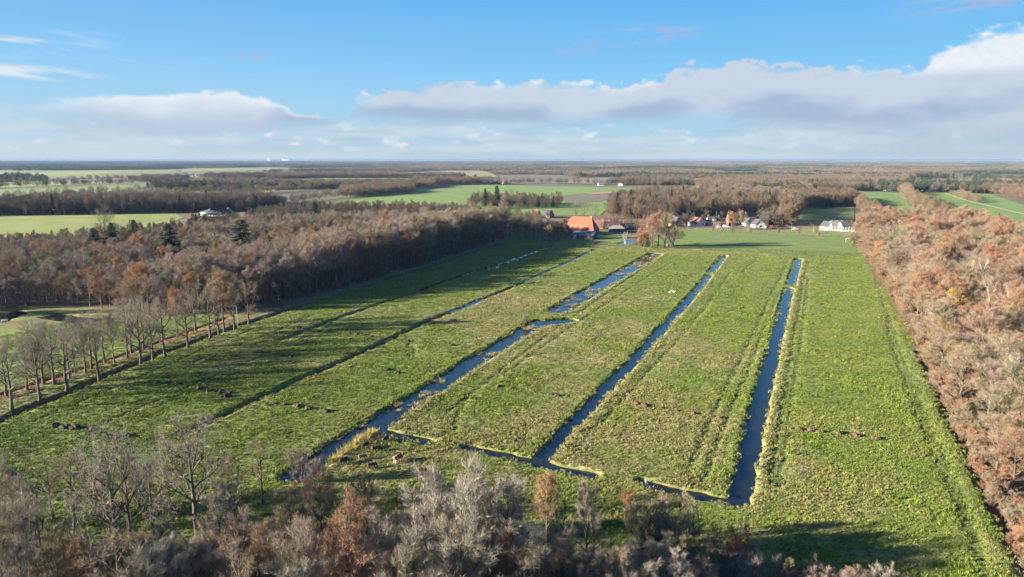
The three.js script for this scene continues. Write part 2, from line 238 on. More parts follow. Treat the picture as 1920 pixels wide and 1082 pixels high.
// ---------------------------------------------------------------- ground: one sheet, fine where the meadow lies, to the horizon
const AX = 0.381, AZ = -0.9246; // the strips' own direction
{
  const axis = (a, b, stepAt, out, far) => { const l = [a]; let x = a; while (x < b) { x += stepAt(x); l.push(x); } let s = stepAt(b); while (x < far) { s *= 1.16; x += s; l.push(x); } x = a; s = stepAt(a); while (x > -far) { s *= 1.16; x -= s; l.unshift(x); } return l; };
  const ts = axis(-262, 92, () => 0.58, 0, 20000), ss = axis(50, 560, (s) => s < 230 ? 0.85 : s < 360 ? 1.2 : 1.8, 0, 20000);
  const nT = ts.length, nS = ss.length, pos = new Float32Array(nT * nS * 3), col = new Float32Array(nT * nS * 3), uv = new Float32Array(nT * nS * 2), idx = new Uint32Array((nT - 1) * (nS - 1) * 6);
  let q = 0;
  for (let j = 0; j < nS; j++) for (let i = 0; i < nT; i++) { const k = j * nT + i, x = ts[i] * -AZ + ss[j] * AX, z = ts[i] * AX + ss[j] * AZ;
    let l; if (Math.hypot(x, z) < 900 && z < 60) l = land(x, z); else { const n = fbm(x / 420, z / 420, 3); l = { h: 0, c: mix3([0.085, 0.098, 0.040], [0.105, 0.088, 0.055], n) }; }
    pos[k * 3] = x; pos[k * 3 + 1] = l.h; pos[k * 3 + 2] = z; col.set(l.c, k * 3); uv[k * 2] = x / 22; uv[k * 2 + 1] = z / 22; }
  for (let j = 0; j < nS - 1; j++) for (let i = 0; i < nT - 1; i++) { const a = j * nT + i, b = a + 1, c = a + nT, d = c + 1; idx[q++] = a; idx[q++] = b; idx[q++] = c; idx[q++] = b; idx[q++] = d; idx[q++] = c; }
  const g = new THREE.BufferGeometry(); g.setAttribute('position', new THREE.BufferAttribute(pos, 3)); g.setAttribute('color', new THREE.BufferAttribute(col, 3)); g.setAttribute('uv', new THREE.BufferAttribute(uv, 2)); g.setIndex(new THREE.BufferAttribute(idx, 1)); g.computeVertexNormals();
  if (g.attributes.normal.getY(Math.floor(nT * nS / 2)) < 0) { for (let k = 0; k < idx.length; k += 3) { const t = idx[k]; idx[k] = idx[k + 1]; idx[k + 1] = t; } g.computeVertexNormals(); }
  const grain = (x, y) => { const a = tileNoise(x, y, 5, 24, 1), b = tileNoise(x, y, 3, 6, 2), s = tileNoise(x * 1, y * 1, 2, 150, 3); return [a, b, s]; };
  const map = rgbTile(1024, (x, y) => { const [a, b, s] = grain(x, y), k = 0.78 + (a - 0.5) * 0.75 + (b - 0.5) * 0.28 + (s - 0.5) * 0.35, w = smooth(0.5, 0.75, s) * 0.12; return [k + w, k + w * 0.5, k]; });
  const bump = rgbTile(1024, (x, y) => { const [a, b, s] = grain(x, y), k = 0.5 + (a - 0.5) * 0.9 + (s - 0.5) * 0.5; return [k, k, k]; });
  const ground = new THREE.Mesh(g, new THREE.MeshStandardMaterial({ vertexColors: true, map, bumpMap: bump, bumpScale: 0.16, roughness: 1 }));
  put(ground, 'ground', 'level meadow ground cut into strips by ditches', null, null, 'structure');
  console.log('ground', nT, nS, idx.length / 3);
}

// ---------------------------------------------------------------- water in the ditches
{
  const ripple = rgbTile(512, (x, y) => { const k = 0.5 + (tileNoise(x, y, 4, 16, 7) - 0.5) * 0.8; return [k, k, k]; });
  const water = new THREE.MeshPhysicalMaterial({ color: new THREE.Color().setRGB(0.010, 0.013, 0.014), roughness: 0.03, ior: 1.33, bumpMap: ripple, bumpScale: 0.004 });
  for (const d of ditches) if (d.wet) {
    const w = d.hw + d.bank * 0.95, n = d.pts.length, L = [], R = [];
    for (let k = 0; k < n; k++) { const a = d.pts[Math.max(0, k - 1)], b = d.pts[Math.min(n - 1, k + 1)], l = Math.hypot(b[0] - a[0], b[1] - a[1]), ex = (b[0] - a[0]) / l, ez = (b[1] - a[1]) / l, e = k === 0 ? -w : k === n - 1 ? w : 0; L.push([d.pts[k][0] + ez * w + ex * e, d.pts[k][1] - ex * w + ez * e]); R.push([d.pts[k][0] - ez * w + ex * e, d.pts[k][1] + ex * w + ez * e]); }
    const pos = [], uv = []; const v = (p) => { pos.push(p[0], d.level, p[1]); uv.push(p[0] / 9, p[1] / 9); };
    for (let k = 1; k < n; k++) { v(L[k - 1]); v(R[k - 1]); v(R[k]); v(L[k - 1]); v(R[k]); v(L[k]); }
    const g = new THREE.BufferGeometry(); g.setAttribute('position', new THREE.Float32BufferAttribute(pos, 3)); g.setAttribute('uv', new THREE.Float32BufferAttribute(uv, 2)); g.computeVertexNormals();
    if (g.attributes.normal.getY(0) < 0) { const p = g.attributes.position, u = g.attributes.uv; for (let k = 0; k < p.count; k += 3) { for (const a of [p, u]) { const s = a.itemSize; for (let i = 0; i < s; i++) { const t = a.array[(k + 1) * s + i]; a.array[(k + 1) * s + i] = a.array[(k + 2) * s + i]; a.array[(k + 2) * s + i] = t; } } } g.computeVertexNormals(); }
    put(new THREE.Mesh(g, water), 'ditch_water', 'still dark water standing in a meadow ditch', null, null, 'structure');
  }
}

// ---------------------------------------------------------------- trees: builders
// Crown colours are ratios to the twig colour, which the material (single trees) or the copy's colour (woods) gives.
function growTree(o) {
  const R = RNG(o.seed), rr = (a, b) => a + (b - a) * R(), T = new MB(), C = new MB(), H = o.H, one = [1, 1, 1];
  const norm = (v) => { const l = Math.hypot(...v) || 1; return [v[0] / l, v[1] / l, v[2] / l]; };
  const rnd = () => norm([rr(-1, 1), rr(-1, 1), rr(-1, 1)]);
  const add = (p, d, k) => [p[0] + d[0] * k, p[1] + d[1] * k, p[2] + d[2] * k];
  const sliver = (p, d, len, w, k) => { const s = norm(rnd().map((x, i) => x - d[i] * 0.3)), q = add(p, d, len); C.tri(add(p, s, w / 2), add(p, s, -w / 2), q, k); };
  const twig = (p, dir, reach) => { const d = norm([dir[0] * 0.55 + rr(-1, 1) * o.spread, dir[1] * 0.55 + rr(-1, 1) * o.spread + o.up, dir[2] * 0.55 + rr(-1, 1) * o.spread]), len = reach * rr(0.6, 1.3), g = rr(0.65, 1.35), k = [g, g * rr(0.95, 1.04), g * rr(0.9, 1.06)];
    sliver(p, d, len, o.tw * rr(0.8, 1.3), k); if (o.fork) sliver(add(p, d, len * rr(0.2, 0.5)), norm(add(d, rnd(), 0.7)), len * 0.7, o.tw * 0.8, k);
    if (o.leaf && R() < o.leaf) for (let q = 0; q < (o.leafN ?? 1); q++) { const c = add(add(p, d, len * rr(0.2, 1)), rnd(), 0.25), a = rnd(), b = rnd(), s = o.leafSize * rr(0.7, 1.3), f = rr(0.6, 1.4), lc = o.leafTint; C.tri(add(c, a, s), add(c, b, s), add(c, a, -s * 0.6), [lc[0] * f, lc[1] * f * rr(0.85, 1.12), lc[2] * f]); } };
  const branch = (p, dir, len, rad, depth) => {
    const n = depth === 1 ? 5 : 3, pts = [p], rads = [rad]; let d = dir, q = p;
    for (let k = 1; k <= n; k++) { d = norm([d[0] + rr(-1, 1) * o.bend, d[1] + rr(-1, 1) * o.bend * 0.7 + o.lift * (depth < 3 ? 1 : 0.5), d[2] + rr(-1, 1) * o.bend]); q = add(q, d, len / n); pts.push(q); rads.push(rad * (1 - 0.85 * k / n)); }
    if (depth <= 2) T.tube(pts, rads, depth === 1 ? 5 : 3, one); else { const g = [0.8, 0.78, 0.75]; for (let k = 1; k < pts.length; k++) { const e = norm(rnd()); C.quad(add(pts[k - 1], e, rads[k - 1]), add(pts[k - 1], e, -rads[k - 1]), add(pts[k], e, -rads[k]), add(pts[k], e, rads[k]), g); } }
    const at = (t) => { const f = t * n, i = Math.min(n - 1, Math.floor(f)), w = f - i; return [add(pts[i], [pts[i + 1][0] - pts[i][0], pts[i + 1][1] - pts[i][1], pts[i + 1][2] - pts[i][2]], w), norm([pts[i + 1][0] - pts[i][0], pts[i + 1][1] - pts[i][1], pts[i + 1][2] - pts[i][2]])]; };
    if (depth < o.depth) { const m = o.kids[depth - 1]; for (let k = 0; k < m; k++) { const t = mix(0.25, 1, (k + R()) / m), [b, bd] = at(t); let e = norm(add(bd, rnd(), o.open)); branch(b, e, len * o.ratio * (1.25 - 0.6 * t) * rr(0.75, 1.2), rad * (1 - 0.75 * t) * 0.66 + 0.011, depth + 1); } }
    const tn = depth === o.depth ? o.twigs : depth === o.depth - 1 ? o.twigs * 0.5 : 0; for (let k = 0; k < tn; k++) { const [b, bd] = at(rr(0.15, 1)); twig(b, bd, o.tl); }
  };
  const stems = o.stems ?? 1;
  for (let s = 0; s < stems; s++) {
    const az = s / stems * 6.283 + rr(-0.5, 0.5), lean = stems > 1 ? rr(0.15, o.lean ?? 0.6) : rr(0, 0.04), h = H * (stems > 1 ? rr(0.7, 0.92) : 0.9), n = 8, pts = [], rads = []; let x = stems > 1 ? Math.cos(az) * 0.25 : 0, z = stems > 1 ? Math.sin(az) * 0.25 : 0;
    for (let k = 0; k <= n; k++) { const t = k / n; pts.push([x + Math.cos(az) * lean * h * t * (0.6 + 0.4 * t), h * t - 0.15 * (k === 0), z + Math.sin(az) * lean * h * t * (0.6 + 0.4 * t)]); rads.push(o.r * (k === 0 ? 1.25 : 1) * (1 - 0.86 * t)); x += rr(-1, 1) * o.wob; z += rr(-1, 1) * o.wob; }
    T.tube(pts, rads, 6, one);
    for (let k = 0; k < o.limbs; k++) { const t = mix(o.clear, 0.97, (k + R() * 0.8) / o.limbs), f = t * n, i = Math.min(n - 1, Math.floor(f)), w = f - i, p = mix3(pts[i], pts[i + 1], w), q = k * 2.4 + rr(-0.5, 0.5), u = (t - o.clear) / (1 - o.clear), ang = mix(o.ang[0], o.ang[1], u) * rr(0.8, 1.15), prof = o.shape === 'cone' ? 1.05 - 0.95 * u : o.shape === 'dome' ? Math.sqrt(Math.max(0.08, 1 - (u * 0.94) ** 2)) * 0.5 + 0.5 * (1 - 0.5 * u) : Math.sin(Math.PI * (0.18 + 0.72 * u)) * 0.55 + 0.45;
      branch(p, norm([Math.cos(q) * Math.sin(ang), Math.cos(ang), Math.sin(q) * Math.sin(ang)]), H * o.reach * prof * rr(0.85, 1.12), o.r * (1 - 0.85 * t) * 0.62 + 0.02, 1); }
  }
  const tg = T.geo(false), cg = C.geo(), bk = o.barkRatio ?? [0.62, 0.60, 0.56]; const tc = tg.clone(); tc.setAttribute('color', new THREE.BufferAttribute(Float32Array.from({ length: tg.attributes.position.count * 3 }, (_, k) => bk[k % 3]), 3));
  return { H, trunk: tg, crown: cg, whole: mergeGeometries([tc, cg]), barkMat: o.barkMat ?? 'bark', tris: T.tris + C.tris, spec: o };
}
const oakish = { H: 15, clear: 0.24, limbs: 11, ang: [1.15, 0.45], reach: 0.40, r: 0.40, wob: 0.12, bend: 0.30, lift: 0.09, depth: 3, kids: [8, 6], ratio: 0.52, open: 0.95, twigs: 7, tl: 0.95, tw: 0.020, spread: 0.75, up: 0.12, fork: true };
const tallish = { H: 16, clear: 0.34, limbs: 10, ang: [0.95, 0.35], reach: 0.27, r: 0.24, wob: 0.10, bend: 0.2, lift: 0.09, depth: 3, kids: [7, 5], ratio: 0.52, open: 0.8, twigs: 12, tl: 0.95, tw: 0.030, spread: 0.6, up: 0.32, fork: true };
const fluffy = { H: 11, clear: 0.10, limbs: 12, ang: [1.0, 0.3], reach: 0.44, r: 0.2, wob: 0.1, bend: 0.2, lift: 0.07, depth: 3, kids: [7, 5], ratio: 0.5, open: 0.75, twigs: 12, tl: 0.85, tw: 0.027, spread: 0.55, up: 0.42, fork: true, stems: 1, shape: 'dome' };
const bushy = { H: 5, clear: 0.06, limbs: 5, ang: [0.8, 0.3], reach: 0.34, r: 0.07, wob: 0.06, bend: 0.2, lift: 0.06, depth: 2, kids: [7], ratio: 0.55, open: 0.6, twigs: 14, tl: 0.6, tw: 0.022, spread: 0.5, up: 0.4, fork: true, stems: 8, lean: 0.7 };
const birchish = { H: 16, clear: 0.22, limbs: 14, ang: [0.8, 0.35], reach: 0.21, r: 0.17, wob: 0.08, bend: 0.16, lift: 0.07, depth: 3, kids: [5, 4], ratio: 0.5, open: 0.55, twigs: 16, tl: 0.8, tw: 0.024, spread: 0.5, up: -0.12, barkMat: 'birch', barkRatio: [2.2, 2.2, 2.1] };
const TREE = {
  oakA: growTree({ ...oakish, seed: 11 }), oakB: growTree({ ...oakish, seed: 12, limbs: 8, wob: 0.16, reach: 0.37 }), oakC: growTree({ ...oakish, seed: 13, clear: 0.34, reach: 0.34, limbs: 8 }),
  tallA: growTree({ ...tallish, seed: 21 }), tallB: growTree({ ...tallish, seed: 22, reach: 0.30, limbs: 9 }), tallC: growTree({ ...tallish, seed: 23, clear: 0.28, ang: [0.7, 0.3] }), tallD: growTree({ ...tallish, seed: 24, reach: 0.33, clear: 0.22, shape: 'dome' }),
  fluffA: growTree({ ...fluffy, seed: 31 }), fluffB: growTree({ ...fluffy, seed: 32, stems: 3, limbs: 6, lean: 0.25 }), fluffC: growTree({ ...fluffy, seed: 33, reach: 0.38, up: 0.45 }),
  bushA: growTree({ ...bushy, seed: 41 }), bushB: growTree({ ...bushy, seed: 42, lean: 0.45, up: 0.5 }),
  birchA: growTree({ ...birchish, seed: 51 }), birchB: growTree({ ...birchish, seed: 52, H: 13, stems: 2, limbs: 9, lean: 0.12 }),
  copperA: growTree({ ...tallish, seed: 61, reach: 0.31, clear: 0.22, leaf: 0.35, leafN: 1, leafSize: 0.09, leafTint: [1.16, 0.84, 0.64], twigs: 12 }), copperB: growTree({ ...fluffy, seed: 62, leaf: 0.35, leafSize: 0.085, leafTint: [1.2, 0.88, 0.66], twigs: 12 }),
  orangeA: growTree({ ...tallish, seed: 71, H: 13, reach: 0.33, leaf: 0.6, leafN: 2, leafSize: 0.11, leafTint: [1.45, 0.95, 0.48], twigs: 11 }), orangeB: growTree({ ...bushy, seed: 72, leaf: 0.7, leafN: 2, leafSize: 0.08, leafTint: [1.5, 0.85, 0.42], twigs: 10 }),
  yellowA: growTree({ ...tallish, seed: 81, H: 9, clear: 0.25, reach: 0.30, leaf: 0.9, leafN: 2, leafSize: 0.12, leafTint: [1.55, 1.2, 0.36], twigs: 12, shape: 'dome' }),
};
// conifer: whorls of drooping boughs clothed in needle sprays
function growConifer(seed, H, reach) {
  const R = RNG(seed), rr = (a, b) => a + (b - a) * R(), T = new MB(), C = new MB();
  T.tube([[0, -0.1, 0], [rr(-.1, .1), H * 0.5, rr(-.1, .1)], [0, H, 0]], [0.32, 0.18, 0.03], 6, [1, 1, 1]);
  for (let y = H * 0.16; y < H * 0.985; y += rr(0.16, 0.34)) { const u = (y / H - 0.16) / 0.84, len = reach * (1 - u) ** 0.8 * rr(0.55, 1.2) + 0.3, turn0 = R() * 6.28; for (let k = 0, n = 3 + Math.floor(R() * 2); k < n; k++) { const a = turn0 + k / n * 6.283 + rr(-0.4, 0.4), L = len * rr(0.6, 1.2); const pt = (t) => [Math.cos(a) * L * t, y - L * 0.34 * t + L * 0.22 * t * t, Math.sin(a) * L * t]; T.tube([pt(0), pt(0.5), pt(1)], [0.05, 0.03, 0.01], 3, [1, 1, 1]);
      for (let q = 0, m = 22 + L * 22; q < m; q++) { const t = rr(0.12, 1), p = pt(t), s = rr(0.25, 0.6), b = a + (R() < 0.5 ? 1 : -1) * rr(0.3, 1.3), e = [p[0] + Math.cos(b) * s, p[1] - rr(0.0, 0.28), p[2] + Math.sin(b) * s], w = rr(0.09, 0.2), g = rr(0.6, 1.45); C.tri([p[0] - Math.sin(b) * w, p[1] + rr(0, 0.1), p[2] + Math.cos(b) * w], [p[0] + Math.sin(b) * w, p[1], p[2] - Math.cos(b) * w], e, [g, g, g * rr(0.8, 1.1)]); } } }
  const tg = T.geo(false), cg = C.geo(), tc = tg.clone(); tc.setAttribute('color', new THREE.BufferAttribute(new Float32Array(tg.attributes.position.count * 3).fill(1.2), 3));
  return { H, trunk: tg, crown: cg, whole: mergeGeometries([tc, cg]), barkMat: 'bark', tris: T.tris + C.tris };
}
TREE.firA = growConifer(91, 18, 4.2); TREE.firB = growConifer(92, 15, 4.6);
// plain tree for woods half a kilometre and more away: short stem, boughs and coarse sprays
function growFar(seed, H, W, n, clear, size, flat) {
  const R = RNG(seed), rr = (a, b) => a + (b - a) * R(), C = new MB(); C.tube([[0, 0, 0], [rr(-.2, .2), H * 0.5, rr(-.2, .2)], [0, H * 0.85, 0]], [0.22, 0.15, 0.03], 4, [0.7, 0.68, 0.64]);
  for (let k = 0; k < 7; k++) { const a = k * 2.4, y = H * mix(clear, 0.7, k / 7); C.tube([[0, y, 0], [Math.cos(a) * W * 0.7, y + H * 0.2, Math.sin(a) * W * 0.7]], [0.09, 0.02], 3, [0.7, 0.68, 0.64]); }
  for (let k = 0; k < n; k++) { const a = rr(0, 6.283), v = rr(-1, 1), r = Math.cbrt(rr(0.15, 1)), q = Math.sqrt(1 - v * v), p = [Math.cos(a) * q * r * W, H * (clear + (1 - clear) * (0.5 + 0.5 * v * r)), Math.sin(a) * q * r * W], s = size * rr(0.6, 1.4), d = [Math.cos(a) * q * 0.7 + rr(-.6, .6), 0.5 + rr(-.5, .6), Math.sin(a) * q * 0.7 + rr(-.6, .6)], w = s * flat, b = [rr(-1, 1), rr(-1, 1), rr(-1, 1)], g = rr(0.6, 1.35); C.tri([p[0] + b[0] * w, p[1] + b[1] * w, p[2] + b[2] * w], [p[0] - b[0] * w, p[1] - b[1] * w, p[2] - b[2] * w], [p[0] + d[0] * s, p[1] + d[1] * s, p[2] + d[2] * s], [g, g * rr(.96, 1.03), g * rr(.92, 1.05)]); }
  return C.geo();
}
const FAR = [growFar(1, 14, 4.2, 1500, 0.22, 1.1, 0.07), growFar(2, 14, 3.6, 1300, 0.3, 1.1, 0.07), growFar(3, 14, 4.8, 1700, 0.18, 1.1, 0.07)], FARFIR = growFar(4, 15, 3.0, 700, 0.12, 1.0, 0.3);
// a stand of many crowns, for woods more than two kilometres away
const STAND = [5, 6, 7].map((s) => { const R = RNG(s * 77), C = new MB(); for (let k = 0; k < 22; k++) { const x = (R() - 0.5) * 56, z = (R() - 0.5) * 56, h = 10 + R() * 6, w = 3.5 + R() * 2.5, g0 = 0.75 + R() * 0.5; C.tube([[x, 0, z], [x, h * 0.7, z]], [0.3, 0.1], 3, [0.6, 0.58, 0.55]); for (let q = 0; q < 70; q++) { const a = R() * 6.283, v = R() * 2 - 1, r = Math.cbrt(0.2 + R() * 0.8), m = Math.sqrt(1 - v * v), p = [x + Math.cos(a) * m * r * w, h * (0.6 + 0.4 * v * r), z + Math.sin(a) * m * r * w], t = 1.1, g = g0 * (0.75 + R() * 0.5), e = () => (R() - 0.5) * 2 * t; C.tri([p[0] + e(), p[1] + e(), p[2] + e()], [p[0] + e(), p[1] + e(), p[2] + e()], [p[0] + e(), p[1] + e(), p[2] + e()], [g, g, g]); } } return C.geo(); });
console.log('tree tris', Object.entries(TREE).map(([k, t]) => k + ':' + t.tris).join(' '));

const HUE = { grey: [0.212, 0.188, 0.152], pink: [0.230, 0.172, 0.138], mauve: [0.200, 0.154, 0.138], tan: [0.205, 0.164, 0.113], olive: [0.186, 0.163, 0.099], brown: [0.171, 0.122, 0.082], rust: [0.225, 0.141, 0.090], silver: [0.260, 0.238, 0.200], dark: [0.125, 0.103, 0.080], fir: [0.020, 0.034, 0.016] };
const barkTile = rgbTile(128, (x, y) => { const k = 0.7 + (tileNoise(x, y, 3, 8, 21) - 0.5) * 0.6; return [k, k, k]; });
const BARK = { bark: mat(0.085, 0.070, 0.055, 1), birch: mat(0.50, 0.48, 0.44, 0.85) };
const crownMats = {}; const crownMat = (hue) => crownMats[hue] ??= new THREE.MeshStandardMaterial({ vertexColors: true, roughness: 1, color: new THREE.Color().setRGB(...HUE[hue]), side: THREE.DoubleSide });
const woodMat = new THREE.MeshStandardMaterial({ vertexColors: true, roughness: 1, side: THREE.DoubleSide });
const heightAt = (x, z) => Math.hypot(x, z) < 700 ? land(x, z).h : 0;
const SPECIES = { oak: 'oak_tree', tall: 'bare_tree', fluf: 'bare_tree', bush: 'shrub', birc: 'birch_tree', copp: 'copper_leaved_tree', oran: 'orange_leaved_tree', yell: 'yellow_leaved_tree', firA: 'fir_tree', firB: 'fir_tree' };
function plant(kind, hue, x, z, height, label, group, turn = 0, wide = 1) {
  const t = TREE[kind], g = new THREE.Group(), s = height / t.H; part(g, 'trunk', t.trunk, BARK[t.barkMat]); part(g, 'crown', t.crown, crownMat(hue));
  g.position.set(x, heightAt(x, z) - 0.05, z); g.rotation.y = turn; g.scale.set(s * wide, s, s * wide);
  const nm = kind.startsWith('orangeB') ? 'shrub' : SPECIES[kind.slice(0, 4)] ?? SPECIES[kind.slice(0, 3)]; return put(g, nm, label, nm === 'shrub' ? 'shrub' : 'tree', group);
}
// many trees that nobody could count, as one object: [geometry, x, z, height scale, width scale, turn, colour, y]
function mass(name, label, list) {
  const g = new THREE.Group(), by = new Map(), m4 = new THREE.Matrix4(), q = new THREE.Quaternion(), up = new THREE.Vector3(0, 1, 0), c = new THREE.Color();
  for (const e of list) { if (!by.has(e[0])) by.set(e[0], []); by.get(e[0]).push(e); }
  for (const [geo, l] of by) { const im = new THREE.InstancedMesh(geo, woodMat, l.length); im.name = 'stand'; l.forEach((e, k) => { m4.compose(new THREE.Vector3(e[1], e[7] ?? 0, e[2]), q.setFromAxisAngle(up, e[5]), new THREE.Vector3(e[4], e[3], e[4])); im.setMatrixAt(k, m4); im.setColorAt(k, c.setRGB(...e[6])); }); g.add(im); }
  return put(g, name, label, null, null, 'stuff');
}
const jitterHue = (h, R, k = 0.16) => { const g = 1 + (R() - 0.5) * 2 * k, w = (R() - 0.5) * 0.14; return [h[0] * g * (1 + w), h[1] * g, h[2] * g * (1 - w)]; };
const scatter = (b, step, R, f) => { for (let x = b.x0; x < b.x1; x += step) for (let z = b.z0; z < b.z1; z += step) { const px = x + (R() - 0.5) * step * 0.95 + step / 2, pz = z + (R() - 0.5) * step * 0.95 + step / 2; if (inPoly(b.poly, px, pz)) f(px, pz); } };
const inFrame = (x, z, y, pad = 0) => { const dy = y - EYE, cz = -z * Math.cos(DIP) - dy * Math.sin(DIP), cy = dy * Math.cos(DIP) - z * Math.sin(DIP); if (cz < 1) return false; const u = 960 + x / cz * FOCAL, v = 541 - cy / cz * FOCAL; return u > -pad && u < 1920 + pad && v > -pad && v < 1082 + pad; };

// ---------------------------------------------------------------- trees one by one: the near ones
const ORD = ['nearest', 'second', 'third', 'fourth', 'fifth', 'sixth', 'seventh', 'eighth', 'ninth', 'tenth', 'eleventh', 'twelfth', 'thirteenth', 'fourteenth', 'fifteenth', 'sixteenth', 'seventeenth', 'eighteenth', 'nineteenth', 'twentieth'];
{ const R = RNG(5);
  // [u, v of the foot, v of the top, kind, hue, label, wide]
  const near = [
    [229, 1088, 842, 'oakA', 'grey', 'big forked oak with thick pale trunk at the lower left', 0.95], [249, 1080, 862, 'oakC', 'grey', 'slender dark oak just right of the big forked oak', 0.8], [288, 1012, 862, 'oakB', 'grey', 'lean crooked oak behind the forked oak', 0.9],
    [372, 1015, 812, 'oakA', 'grey', 'widest bare oak of the lower left corner, with outstretched limbs', 1.05], [494, 944, 832, 'oakC', 'olive', 'thin lone bare tree before the meadow corner, left of the ditch end', 0.75], [562, 906, 846, 'bushB', 'grey', 'small twiggy tree at the near end of the reedy ditch', 1.0],
    [418, 1016, 905, 'fluffB', 'silver', 'pale grey bushy tree right of the widest oak', 0.9], [147, 1078, 925, 'birchA', 'silver', 'pale slim birch left of the forked oak', 0.8], [88, 1100, 945, 'oakB', 'grey', 'stunted twisted tree in the bottom left corner', 0.95], [30, 1110, 940, 'fluffB', 'grey', 'grey thicket tree at the very bottom left', 1.0], [140, 1000, 868, 'oakC', 'brown', 'brown-twigged tree behind the pale birch', 0.95], [205, 1000, 858, 'tallD', 'grey', 'bare tree behind the big forked oak', 0.9], [60, 1010, 905, 'fluffA', 'grey', 'low grey tree by the left edge of the near trees', 1.0], [5, 1040, 915, 'oakC', 'grey', 'bare tree cut by the left edge of the picture', 0.9], [318, 1090, 985, 'fluffC', 'mauve', 'mauve thicket tree at the foot of the widest oak', 1.0], [455, 1095, 975, 'fluffA', 'pink', 'pinkish bushy tree on the bottom edge, lower left', 1.0], [390, 1130, 1010, 'fluffB', 'pink', 'pinkish thicket tree below the pale grey bushy tree', 1.1],
    [100, 975, 862, 'oakC', 'olive', 'thin bare tree above the brown-twigged tree, far lower left', 0.9], [30, 985, 878, 'fluffC', 'grey', 'grey bushy tree by the left edge above the near trees', 0.9], [182, 962, 848, 'oakB', 'grey', 'bare tree behind and left of the big forked oak', 0.95], [322, 962, 832, 'oakC', 'grey', 'dark slim bare tree left of the widest oak', 0.9], [262, 950, 858, 'fluffB', 'olive', 'low olive tree behind the slender dark oak', 0.9], [440, 970, 868, 'fluffA', 'olive', 'low olive tree right of the widest oak', 0.8], [0, 1000, 872, 'oakA', 'grey', 'topmost bare tree on the left edge among the near trees', 0.9],
    [545, 1060, 925, 'fluffC', 'tan', 'tan bushy tree left of the copper tree', 1.0], [605, 1040, 888, 'copperB', 'tan', 'tall tan bushy tree behind the copper tree', 0.9], [690, 1030, 905, 'fluffA', 'olive', 'olive-grey bushy tree between the tan and the great grey one', 0.85], [655, 1120, 935, 'copperA', 'rust', 'narrow copper-leaved tree in the lower middle left', 0.75], [565, 1140, 985, 'fluffB', 'pink', 'pinkish thicket tree on the bottom edge left of the copper tree', 1.0], [505, 1130, 1000, 'copperB', 'brown', 'brown-leaved thicket tree on the bottom edge', 1.0], [720, 1130, 965, 'fluffC', 'grey', 'dark grey thicket tree right of the copper tree', 0.9],
    [800, 1120, 925, 'fluffA', 'silver', 'left crown of the great pale grey trees, lower middle', 1.05], [872, 1125, 873, 'fluffB', 'silver', 'tallest great pale grey tree in the lower middle', 1.0], [948, 1110, 915, 'fluffC', 'silver', 'right crown of the great pale grey trees, lower middle', 1.05], [865, 1190, 990, 'fluffA', 'grey', 'grey thicket tree in front of the great pale trees', 1.1], [765, 1180, 1000, 'fluffB', 'grey', 'thicket tree on the bottom edge left of the great pale trees', 1.0],
    [1025, 1040, 903, 'orangeA', 'tan', 'slim tree with sparse orange-yellow leaves, lower middle', 0.72], [1098, 1060, 915, 'fluffC', 'grey', 'slim grey tree right of the sparse orange-leaved one', 0.7], [1055, 1085, 955, 'oakC', 'dark', 'dark thin tree between the slim grey and orange trees', 0.7], [1177, 956, 928, 'orangeB', 'rust', 'small bright orange shrub near the end of the water ditch', 1.0], [1215, 1050, 952, 'bushB', 'tan', 'left of two fan-shaped tan shrubs', 1.3], [1268, 1055, 952, 'bushA', 'tan', 'right of two fan-shaped tan shrubs', 1.2], [1252, 1100, 1003, 'fluffB', 'olive', 'olive-twigged spreading tree under the fan-shaped shrubs', 1.1], [1160, 1120, 1035, 'bushA', 'mauve', 'rosy mauve shrub on the bottom edge', 1.3], [985, 1135, 1030, 'orangeB', 'rust', 'orange-leaved shrub on the bottom edge below the great pale trees', 1.2], [1060, 1130, 1020, 'fluffA', 'grey', 'grey thicket tree on the bottom edge right of the orange shrub', 1.0], [1105, 1150, 1040, 'fluffC', 'dark', 'dark thicket tree on the bottom edge', 0.9], [1330, 1095, 1010, 'fluffA', 'dark', 'dark low tree right of the olive spreading tree', 1.1], [1400, 1110, 1045, 'bushA', 'grey', 'grey shrub on the bottom edge under the last ditch', 1.4], [1470, 1110, 1052, 'fluffA', 'olive', 'olive thicket tree on the bottom edge right of centre', 1.0], [1540, 1115, 1066, 'bushB', 'pink', 'pinkish shrub on the bottom edge towards the right', 1.4], [1600, 1120, 1072, 'bushA', 'brown', 'brown shrub on the bottom edge towards the right', 1.4], [1660, 1120, 1076, 'bushB', 'grey', 'last grey shrub of the near thicket on the bottom edge', 1.4], [1375, 1080, 1003, 'orangeB', 'brown', 'brown-leaved shrub above the grey bottom-edge shrub', 1.1], [1310, 1150, 1050, 'fluffB', 'pink', 'pinkish thicket tree on the bottom edge below the fans', 1.0],
  ];
  for (const [u, v, vt, kind, hue, label, wide] of near) { const [x, z] = G(u, v); plant(kind, hue, x, z, tallOf(u, v, vt), label, 'trees of the near thicket', R() * 6.28, wide); }
